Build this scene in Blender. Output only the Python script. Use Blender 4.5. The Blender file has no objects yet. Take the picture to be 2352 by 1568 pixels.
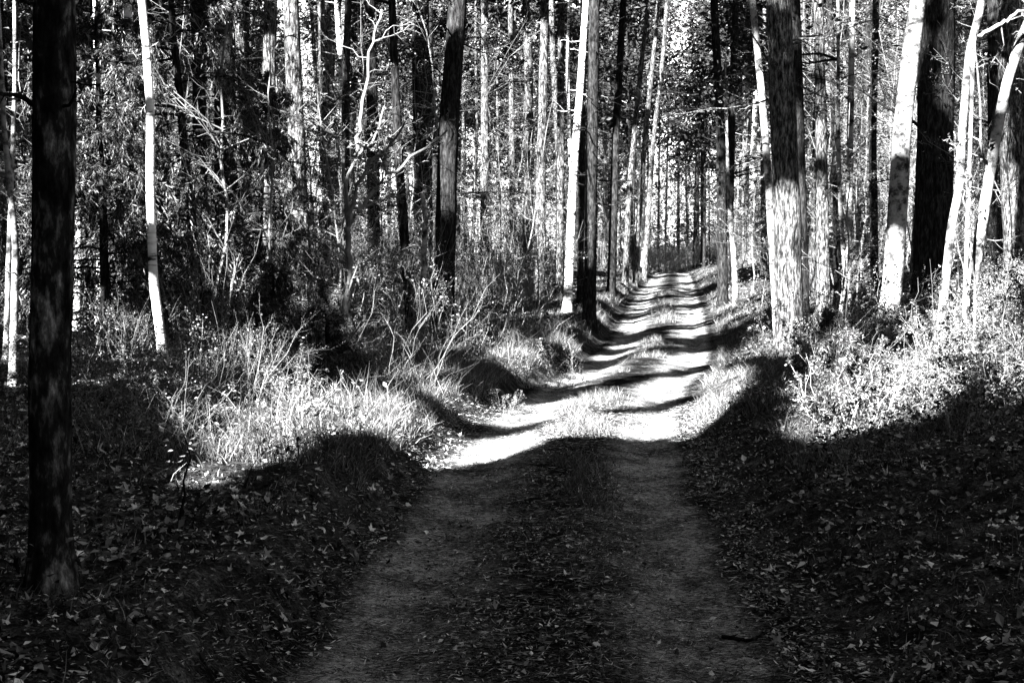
import bpy, math
import numpy as np
from mathutils import Vector

rng = np.random.default_rng(11)
R = math.radians
scene = bpy.context.scene
COL = scene.collection

# ------------------------------------------------------------------ view
F = 1422.0            # focal length in pixels of a 1024 px wide frame (50 mm)
CAM_H = 1.65
PITCH = R(3.46)
DS = 2352.0 / 1024.0  # the photograph was measured on a 2352 px wide copy
SUN_AZ, SUN_EL = R(30), R(33)   # the light travels 30 deg to the right of the view axis

def ray(xd, yd):
    cx = (xd / DS - 512) / F
    cy = (341 - yd / DS) / F
    cp, sp = math.cos(PITCH), math.sin(PITCH)
    return np.array([cx, cp + cy * sp, -sp + cy * cp])

def at(xd, yd, Y):
    d = ray(xd, yd)
    return np.array([0, 0, CAM_H]) + d * (Y / d[1])

# ------------------------------------------------------------------ ground shape
def _hash(ix, iy):
    n = (ix.astype(np.int64) * 374761393 + iy.astype(np.int64) * 668265263) & 0x7fffffff
    n = ((n ^ (n >> 13)) * 1274126177) & 0x7fffffff
    return ((n ^ (n >> 16)) & 0xffff) / 65535.0

def vnoise(x, y):
    x = np.asarray(x, float); y = np.asarray(y, float)
    ix, iy = np.floor(x), np.floor(y)
    fx, fy = x - ix, y - iy
    fx = fx * fx * (3 - 2 * fx); fy = fy * fy * (3 - 2 * fy)
    a = _hash(ix, iy); b = _hash(ix + 1, iy); c = _hash(ix, iy + 1); d = _hash(ix + 1, iy + 1)
    return (a * (1 - fx) + b * fx) * (1 - fy) + (c * (1 - fx) + d * fx) * fy

def fbm(x, y, o=4):
    s, a, t = 0.0, 1.0, 0.0
    for k in range(o):
        s = s + a * vnoise(x * 2 ** k + 17.3 * k, y * 2 ** k + 9.1 * k); t += a; a *= .5
    return s / t

_PY = np.array([-60, -10, 3, 5.3, 8, 10.6, 13.8, 16.9, 20.7, 25.3, 31, 38, 50, 73, 100, 300.])
_PX = np.array([-4, -0.8, 0.0, .10, .2, .36, .66, 1.10, 1.85, 2.62, 3.3, 4.1, 5.5, 8.2, 9.5, -30.])
_yy = np.linspace(-60, 300, 3601)
_xx = np.interp(_yy, _PY, _PX)
_k = np.hanning(41); _k /= _k.sum()
_xx = np.convolve(np.pad(_xx, 20, mode='edge'), _k, 'valid')
def xc(y): return np.interp(y, _yy, _xx)
def zp(y): return np.interp(y, [-60, 24, 31, 38, 50, 73, 90, 300], [0, 0, .18, .40, .52, .72, .55, .5])
def sst(a, b, x):
    t = np.clip((x - a) / (b - a), 0, 1); return t * t * (3 - 2 * t)

def gz(x, y, path=False):
    x = np.asarray(x, float); y = np.asarray(y, float)
    d = x - xc(y) + .14 * (fbm(x * .0 + 5, y * .9, 3) - .5) * 1.2
    a = np.abs(d)
    z = zp(y)
    onp = 1 - sst(1.0, 1.45, a)
    z = z - .047 * np.exp(-((a - .68) / .24) ** 2) + .024 * np.exp(-(d / .36) ** 2)
    z = z + sst(1.0, 1.42, -d) * .33 + np.clip(-d - 1.6, 0, 25) * .03
    z = z + sst(1.0, 1.8, d) * .27 + np.clip(d - 1.8, 0, 4) * .26 + np.clip(d - 7.8, 0, 60) * .03
    z = z + (1 - onp) * (.22 * (fbm(x * .7, y * .7, 4) - .5) + .06 * (fbm(x * 4, y * 4, 3) - .5))
    z = z + onp * (.024 * (fbm(x * 2.5, y * 1.6, 3) - .5) + .028 * (fbm(x * 12, y * 9, 3) - .5))
    if not path:
        z = z - .05 * (1 - sst(.75, 1.0, a))
    return z

def gz1(x, y): return float(gz(np.array([x]), np.array([y]))[0])

_ts = np.geomspace(2.5, 130, 900)
def ground_hit(xd, yd):
    d = ray(xd, yd); p = d[None] * _ts[:, None]
    k = np.nonzero(p[:, 2] + CAM_H <= gz(p[:, 0], p[:, 1], True))[0]
    return (p[k[0]] if len(k) else d * 110) + np.array([0, 0, CAM_H])

# ------------------------------------------------------------------ sun plane: mask of the beams cut through the canopy foliage
ca, sa, ce, se = math.cos(SUN_AZ), math.sin(SUN_AZ), math.cos(SUN_EL), math.sin(SUN_EL)
SUN_DIR = np.array([sa * ce, ca * ce, -se])
UAX = np.array([ca, -sa, 0]); VAX = np.array([sa * se, ca * se, ce])
U0, U1, V0, V1, RES = -75., 35., -8., 62., .06
NU, NV = int((U1 - U0) / RES), int((V1 - V0) / RES)

def uv(p):
    p = np.asarray(p, float); return p @ UAX, p @ VAX

gu = U0 + (np.arange(NU) + .5) * RES
gv = V0 + (np.arange(NV) + .5) * RES
GU, GV = np.meshgrid(gu, gv)
_far = sst(8.5, 14, GV + .12 * GU * 0)
_n = fbm(GU * .9, GV * .33, 4)
GAP = (_n > (.67 - .075 * _far)) & (GV > 8.0) & (GV < 40)

def poly_mask(P):
    P = np.asarray(P)
    u0, v0 = P.min(0) - .1; u1, v1 = P.max(0) + .1
    i0, i1 = max(0, int((u0 - U0) / RES)), min(NU, int((u1 - U0) / RES) + 1)
    j0, j1 = max(0, int((v0 - V0) / RES)), min(NV, int((v1 - V0) / RES) + 1)
    if i1 <= i0 or j1 <= j0: return
    X, Y = GU[j0:j1, i0:i1], GV[j0:j1, i0:i1]
    X = X + .40 * (fbm(X * 5, Y * 5, 4) - .5); Y = Y + .15 * (fbm(X * 5 + 9, Y * 5, 4) - .5)
    m = np.zeros(X.shape, bool)
    n = len(P)
    for k in range(n):
        (ax, ay), (bx, by) = P[k], P[(k + 1) % n]
        if ay == by: continue
        c = ((ay > Y) != (by > Y)) & (X < (bx - ax) * (Y - ay) / (by - ay) + ax)
        m ^= c
    return (slice(j0, j1), slice(i0, i1)), m

def set_gap(pts3, val=True):
    r = poly_mask([uv(p) for p in pts3])
    if r is None: return
    s, m = r
    GAP[s][m] = val

def gap_ground(poly, val=True):
    q = []
    for k in range(len(poly)):            # densify the edges so that the outline follows the ground
        a, b = np.array(poly[k], float), np.array(poly[(k + 1) % len(poly)], float)
        n = max(1, int(np.hypot(*(b - a)) / 25))
        for t in range(n): q.append(a + (b - a) * t / n)
    set_gap([ground_hit(*p) for p in q], val)

def gap_plane(poly, Y, val=True):
    set_gap([at(x, y, Y) for x, y in poly], val)

def blob(cx, cy, rx, ry, n=14):
    return [(cx + rx * math.cos(t) * (1 + .25 * math.sin(3 * t + cx)), cy + ry * math.sin(t) * (1 + .25 * math.cos(2 * t + cy)))
            for t in np.linspace(0, 2 * math.pi, n, endpoint=False)]

def lit(C, pad=0):
    u, v = uv(C)
    i = np.clip(((u - U0) / RES).astype(int), 0, NU - 1); j = np.clip(((v - V0) / RES).astype(int), 0, NV - 1)
    return GAPD[j, i]

# ------------------------------------------------------------------ mesh toolkit
class MB:
    def __init__(s): s.v = []; s.f4 = []; s.f3 = []; s.m4 = []; s.n = 0
    def add(s, V, F4, mat=0):
        V = np.asarray(V, np.float32).reshape(-1, 3)
        F4 = np.asarray(F4, np.int64).reshape(-1, 4)
        s.v.append(V); s.f4.append(F4 + s.n); s.m4.append(np.full(len(F4), mat, np.int32)); s.n += len(V)
        return s
    def mesh(s, name, mats, smooth=False):
        V = np.concatenate(s.v) if s.v else np.zeros((0, 3), np.float32)
        Fq = np.concatenate(s.f4) if s.f4 else np.zeros((0, 4), np.int64)
        M = np.concatenate(s.m4) if s.m4 else np.zeros(0, np.int32)
        me = bpy.data.meshes.new(name)
        me.vertices.add(len(V)); me.vertices.foreach_set('co', V.ravel())
        me.loops.add(len(Fq) * 4); me.loops.foreach_set('vertex_index', Fq.ravel().astype(np.int32))
        me.polygons.add(len(Fq))
        me.polygons.foreach_set('loop_start', np.arange(len(Fq), dtype=np.int32) * 4)
        me.polygons.foreach_set('loop_total', np.full(len(Fq), 4, np.int32))
        for m in mats: me.materials.append(m)
        me.polygons.foreach_set('material_index', M)
        me.polygons.foreach_set('use_smooth', np.full(len(Fq), smooth))
        me.update(calc_edges=True)
        return me
    def obj(s, name, mats, parent=None, smooth=False):
        if not isinstance(mats, (list, tuple)): mats = [mats]
        o = bpy.data.objects.new(name, s.mesh(name, mats, smooth)); COL.objects.link(o)
        if parent is not None: o.parent = parent
        return o

def unit(a):
    return a / np.maximum(np.linalg.norm(a, axis=-1, keepdims=True), 1e-9)

def rdir(n):
    return unit(rng.normal(size=(n, 3)))

def tubes(P, Rr, S=3, bump=0.0):
    """N tubes along K points each, with a radius per point."""
    P = np.asarray(P, float); Rr = np.asarray(Rr, float)
    N, K, _ = P.shape
    T = unit(np.gradient(P, axis=1))
    ref = np.where(np.abs(T[..., 2:3]) > .8, np.array([1., 0, 0]), np.array([0, 0, 1.]))
    A = unit(np.cross(T, ref)); B = np.cross(T, A)
    th = np.arange(S) * 2 * math.pi / S
    rr = Rr[..., None] * np.ones(S)
    if bump:
        rr = rr * (1 + bump * (fbm(th[None, None] * 1.6 + np.arange(N)[:, None, None] * 7.7 + 0 * rr, P[..., 2:3] * 1.7 + 0 * rr, 3) - .5) * 2)
    V = P[:, :, None] + rr[..., None] * (np.cos(th)[None, None, :, None] * A[:, :, None] + np.sin(th)[None, None, :, None] * B[:, :, None])
    n, k, s = np.meshgrid(np.arange(N), np.arange(K - 1), np.arange(S), indexing='ij')
    i = lambda n, k, s: (n * K + k) * S + s % S
    Fq = np.stack([i(n, k, s), i(n, k, s + 1), i(n, k + 1, s + 1), i(n, k + 1, s)], -1)
    return V.reshape(-1, 3), Fq.reshape(-1, 4)

def leaves(C, L, W, axis=None, flat=0.0, fold=.15):
    """one folded leaf-shaped face per centre"""
    C = np.asarray(C, float); N = len(C)
    L = np.broadcast_to(L, N)[:, None]; W = np.broadcast_to(W, N)[:, None]
    a = rdir(N) if axis is None else unit(axis + .0)
    nrm = rdir(N); nrm[:, 2] += flat * np.sign(nrm[:, 2] + 1e-6)
    if axis is None and flat: a[:, 2] *= 1 / (1 + flat)
    a = unit(a)
    b = unit(np.cross(nrm, a)); n = np.cross(a, b)
    V = np.stack([C - a * L * .5, C + b * W * .5 + n * W * fold - a * L * .06, C + a * L * .5, C - b * W * .5 + n * W * fold - a * L * .06], 1)
    Fq = np.arange(N * 4).reshape(N, 4)
    return V.reshape(-1, 3), Fq

def strands(P0, d, L, W, K=3, bend=.35):
    """grass blades: tapering strips that bend over"""
    N = len(P0)
    side = unit(np.cross(d, rdir(N)))
    lean = rng.normal(size=(N, 3)) * np.array([1, 1, .1]) * bend
    lean[:, 2] -= bend * .5
    t = np.linspace(0, 1, K)[None, :, None]
    Lc = np.broadcast_to(L, N)[:, None, None]
    P = P0[:, None] + d[:, None] * Lc * t + lean[:, None] * Lc * t * t
    w = np.broadcast_to(W, N)[:, None, None] * (1 - .9 * t)
    V = np.stack([P - side[:, None] * w * .5, P + side[:, None] * w * .5], 2)
    n, k = np.meshgrid(np.arange(N), np.arange(K - 1), indexing='ij')
    b = (n * K + k) * 2
    return V.reshape(-1, 3), np.stack([b, b + 1, b + 3, b + 2], -1).reshape(-1, 4)

def shoots(P0, D, L, Rd, K=5, wig=.12, droop=0.0, tip=.25):
    N = len(P0); t = np.linspace(0, 1, K)
    L = np.broadcast_to(L, N); Rd = np.broadcast_to(Rd, N)
    D = unit(D)
    w = np.cumsum(rng.normal(size=(N, K, 3)) * wig / K, axis=1); w[:, 0] = 0
    P = P0[:, None] + L[:, None, None] * (D[:, None] * t[None, :, None] + w)
    P[..., 2] += droop * L[:, None] * (t ** 2)[None]
    return P, Rd[:, None] * (1 - (1 - tip) * t[None])

def offshoots(P, Rp, m, lf, ang, K=4, wig=.2, droop=0., tmin=.25, tmax=1., rf=.55, tip=.25, up=0.):
    N, K0, _ = P.shape
    t = rng.uniform(tmin, tmax, (N, m)) * (K0 - 1)
    i = np.minimum(t.astype(int), K0 - 2); f = (t - i)[..., None]
    n = np.arange(N)[:, None]
    pos = P[n, i] * (1 - f) + P[n, i + 1] * f
    tan = unit(P[n, i + 1] - P[n, i])
    rad = Rp[n, i] * (1 - f[..., 0]) + Rp[n, i + 1] * f[..., 0]
    LP = np.linalg.norm(np.diff(P, axis=1), axis=-1).sum(1)[:, None]
    perp = unit(np.cross(tan, rng.normal(size=tan.shape)))
    a = np.radians(rng.normal(ang, 12, (N, m)))[..., None]
    D = np.cos(a) * tan + np.sin(a) * perp
    D[..., 2] += up
    L = LP * lf * rng.uniform(.5, 1.2, (N, m)) * (1.1 - .6 * t / (K0 - 1))
    return shoots(pos.reshape(-1, 3), D.reshape(-1, 3), L.ravel(), np.minimum(rad * rf, 1).ravel(), K, wig, droop, tip)

# ------------------------------------------------------------------ materials (a black and white photograph: every colour is a grey)
def mat(name):
    m = bpy.data.materials.new(name); m.use_nodes = True
    nt = m.node_tree; nt.nodes.clear()
    out = nt.nodes.new('ShaderNodeOutputMaterial'); d = nt.nodes.new('ShaderNodeBsdfDiffuse')
    nt.links.new(d.outputs[0], out.inputs[0])
    return m, nt, d

def node(nt, t, **kw):
    n = nt.nodes.new(t)
    for k, v in kw.items():
        if k in n.inputs: n.inputs[k].default_value = v
        else: setattr(n, k, v)
    return n

def ramp(nt, fac, stops):
    r = nt.nodes.new('ShaderNodeValToRGB'); e = r.color_ramp.elements
    while len(e) < len(stops): e.new(.5)
    for el, (p, g) in zip(e, stops): el.position = p; el.color = (g, g, g, 1)
    nt.links.new(fac, r.inputs[0]); return r.outputs[0]

def mapped(nt, sc, coord='Object'):
    tc = nt.nodes.new('ShaderNodeTexCoord'); mp = nt.nodes.new('ShaderNodeMapping')
    mp.inputs['Scale'].default_value = sc
    nt.links.new(tc.outputs[coord], mp.inputs[0]); return mp.outputs[0]

def noise(nt, vec, scale, detail=5, rough=.6):
    n = node(nt, 'ShaderNodeTexNoise', Scale=scale, Detail=detail, Roughness=rough)
    nt.links.new(vec, n.inputs['Vector']); return n.outputs['Fac']

def bump(nt, d, h, dist, strength=1.):
    b = node(nt, 'ShaderNodeBump', Distance=dist, Strength=strength)
    nt.links.new(h, b.inputs['Height']); nt.links.new(b.outputs[0], d.inputs['Normal'])

def math_(nt, op, a, b):
    n = nt.nodes.new('ShaderNodeMath'); n.operation = op
    for i, x in enumerate((a, b)):
        if isinstance(x, (int, float)): n.inputs[i].default_value = x
        else: nt.links.new(x, n.inputs[i])
    return n.outputs[0]

def leaf_mat(name, lo, hi):
    m, nt, d = mat(name)
    g = nt.nodes.new('ShaderNodeNewGeometry')
    nt.links.new(ramp(nt, g.outputs['Random Per Island'], [(0, lo), (.5, lo + (hi - lo) * .07), (.78, lo + (hi - lo) * .35), (1, hi)]), d.inputs[0])
    return m

def bark_mat(name, stops, sc=(9, 9, 1.3), dist=.02, big=None):
    m, nt, d = mat(name)
    n = noise(nt, mapped(nt, sc), 2.2, 7, .68)
    if big:
        n2 = noise(nt, mapped(nt, (1, 1, .7)), big, 4, .6)
        n = math_(nt, 'ADD', math_(nt, 'MULTIPLY', n, .62), math_(nt, 'MULTIPLY', n2, .38))
    nt.links.new(ramp(nt, n, stops), d.inputs[0])
    bump(nt, d, n, dist)
    return m

M = {}
M['pine'] = bark_mat('pine_bark', [(.40, .008), (.50, .045), (.58, .13), (.70, .25)], sc=(15, 15, 3.6), dist=.05)
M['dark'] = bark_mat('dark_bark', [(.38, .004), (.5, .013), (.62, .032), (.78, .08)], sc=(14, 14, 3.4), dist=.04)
M['mossy'] = bark_mat('mossy_bark', [(.42, .005), (.51, .02), (.57, .10), (.63, .34)], sc=(9, 9, 3.2), dist=.03, big=7)
M['smooth'] = bark_mat('smooth_bark', [(.38, .010), (.45, .05), (.51, .18), (.66, .32)], sc=(4, 4, 5), dist=.012, big=6)
M['twig'] = bark_mat('twig_bark', [(.3, .05), (.5, .11), (.7, .2)], sc=(4, 4, 4), dist=.002)
M['pale_twig'] = bark_mat('pale_twig_bark', [(.3, .12), (.5, .22), (.7, .34)], sc=(4, 4, 4), dist=.002)
m, nt, d = mat('birch_bark')
n1 = noise(nt, mapped(nt, (2, 2, 14)), 2.0, 4, .6); n2 = noise(nt, mapped(nt, (1, 1, 1.2)), 3.0, 4, .6)
nt.links.new(ramp(nt, math_(nt, 'ADD', math_(nt, 'MULTIPLY', n1, .6), math_(nt, 'MULTIPLY', n2, .4)), [(.395, .015), (.435, .18), (.48, .5), (.6, .66)]), d.inputs[0])
bump(nt, d, n1, .006); M['birch'] = m
M['needle'] = leaf_mat('needles', .012, .055)
M['spruce'] = leaf_mat('spruce_needles', .012, .18)
M['leaf'] = leaf_mat('young_leaves', .018, .28)
M['thicket_leaf'] = leaf_mat('thicket_leaves', .012, .22)
M['litter'] = leaf_mat('dead_leaves', .008, .72)
M['grass'] = leaf_mat('grass_blades', .025, .26)
M['cover'] = leaf_mat('low_leaves', .008, .26)
M['petal'] = leaf_mat('petals', .6, .8)
m, nt, d = mat('forest_floor')
o1 = noise(nt, mapped(nt, (1, 1, 1)), 6, 6, .7); o2 = noise(nt, mapped(nt, (1, 1, 1)), 60, 4, .7)
mix = math_(nt, 'ADD', math_(nt, 'MULTIPLY', o1, .55), math_(nt, 'MULTIPLY', o2, .45))
nt.links.new(ramp(nt, mix, [(.38, .006), (.5, .025), (.58, .09), (.68, .26)]), d.inputs[0])
bump(nt, d, mix, .06); M['floor'] = m
m, nt, d = mat('track_dirt')
o1 = noise(nt, mapped(nt, (1, .8, 1)), 2.2, 5, .65)
o2 = noise(nt, mapped(nt, (28, 70, 20)), 1.0, 5, .72)
o3 = noise(nt, mapped(nt, (140, 210, 100)), 1.0, 3, .7)
mix = math_(nt, 'ADD', math_(nt, 'ADD', math_(nt, 'MULTIPLY', o1, .30), math_(nt, 'MULTIPLY', o2, .42)), math_(nt, 'MULTIPLY', o3, .28))
at_n = node(nt, 'ShaderNodeAttribute', attribute_name='across')
prof = ramp(nt, at_n.outputs['Fac'], [(0, .36), (.22, .44), (.45, .56), (.85, .56), (1.0, .40), (1.0, .40)])
pm = math_(nt, 'ADD', mix, math_(nt, 'MULTIPLY', math_(nt, 'SUBTRACT', prof, .54), .55))
nt.links.new(ramp(nt, pm, [(.43, .008), (.50, .11), (.555, .42), (.61, .70)]), d.inputs[0])
bump(nt, d, mix, .06); M['track'] = m

# ------------------------------------------------------------------ tagging
def tag(o, label=None, cat=None, group=None, kind=None):
    if label: o['label'] = label
    if cat: o['category'] = cat
    if group: o['group'] = group
    if kind: o['kind'] = kind
    return o
def empty(name, loc, rz=0.):
    o = bpy.data.objects.new(name, None); COL.objects.link(o); o.location = loc; o.rotation_euler = (0, 0, rz)
    o.empty_display_size = .2
    return o
def copy_tree(o, parent=None):
    c = o.copy(); COL.objects.link(c)
    if parent is not None: c.parent = parent
    for ch in list(o.children): copy_tree(ch, c)
    return c

# ------------------------------------------------------------------ camera, sun, sky
cam = bpy.data.cameras.new('camera'); cam.lens = 50; cam.sensor_width = 36; cam.clip_start = .05; cam.clip_end = 2000
co = bpy.data.objects.new('camera', cam); COL.objects.link(co)
co.location = (0, 0, CAM_H); co.rotation_euler = (math.pi / 2 - PITCH, 0, 0)
scene.camera = co
sl = bpy.data.lights.new('sun', 'SUN'); sl.energy = 5.0; sl.angle = R(.5); sl.color = (1, .998, .995)
so = bpy.data.objects.new('sun', sl); COL.objects.link(so)
so.rotation_euler = Vector(SUN_DIR).to_track_quat('-Z', 'Y').to_euler()
so.location = (-30, -50, 60)
w = bpy.data.worlds.new('World'); scene.world = w; w.use_nodes = True
nt = w.node_tree; nt.nodes.clear()
sky = nt.nodes.new('ShaderNodeTexSky'); sky.sky_type = 'NISHITA'; sky.sun_disc = False
sky.sun_elevation = SUN_EL; sky.sun_rotation = math.atan2(-SUN_DIR[0], -SUN_DIR[1])
bw = nt.nodes.new('ShaderNodeRGBToBW'); bg = nt.nodes.new('ShaderNodeBackground'); wo = nt.nodes.new('ShaderNodeOutputWorld')
sky.air_density = .5; sky.dust_density = .3
bg.inputs[1].default_value = .05
nt.links.new(sky.outputs[0], bw.inputs[0]); nt.links.new(bw.outputs[0], bg.inputs[0]); nt.links.new(bg.outputs[0], wo.inputs[0])
vs = scene.view_settings
vs.view_transform = 'Standard'; vs.look = 'None'; vs.gamma = 1; vs.use_curve_mapping = False
vs.exposure = 4.1
scene.render.engine = 'CYCLES'
cy = scene.cycles
cy.max_bounces = 2; cy.diffuse_bounces = 1; cy.glossy_bounces = 1; cy.transmission_bounces = 1
cy.use_denoising = True
cy.use_adaptive_sampling = False
scene.render.film_transparent = False

# ------------------------------------------------------------------ ground and track
def sheet(X, Y, Z):
    ny, nx = X.shape
    i, j = np.meshgrid(np.arange(nx - 1), np.arange(ny - 1))
    b = j * nx + i
    return np.stack([X, Y, Z], -1).reshape(-1, 3), np.stack([b, b + 1, b + nx + 1, b + nx], -1).reshape(-1, 4)

xs = np.concatenate([-np.geomspace(160, 7, 60), np.arange(-6.9, 11, .075), np.geomspace(11.2, 160, 60)])
ys = np.concatenate([np.linspace(-70, 0, 60)[:-1], np.linspace(0, 3, 25)[:-1], np.geomspace(3, 60, 480)[:-1], np.geomspace(60, 320, 130)])
X, Y = np.meshgrid(xs, ys)
mb = MB(); mb.add(*sheet(X, Y, gz(X, Y)))
tag(mb.obj('ground', M['floor'], smooth=True), kind='structure')
ds = np.linspace(-1.32, 1.32, 75)
ys = np.concatenate([np.linspace(-30, 2.5, 60)[:-1], np.geomspace(2.5, 60, 720)[:-1], np.geomspace(60, 130, 60)])
Dd, Y = np.meshgrid(ds, ys)
edge = 1 + .06 * (fbm(Y * 1.3, Dd * 0 + 3.3, 4) - .5) * np.abs(Dd) * 2.0
X = xc(Y) + Dd * edge
Z = gz(X, Y, True) + .006 - .09 * sst(1.02, 1.3, np.abs(Dd) + .3 * (fbm(X * 3, Y * 3, 3) - .5) + .35 * (fbm(X * 11, Y * 11, 3) - .5))
mb = MB(); mb.add(*sheet(X, Y, Z))
po = tag(mb.obj('path', M['track'], smooth=True), kind='structure')
at_ = po.data.attributes.new('across', 'FLOAT', 'POINT'); at_.data.foreach_set('value', np.abs(Dd).ravel().astype(np.float32))

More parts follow.
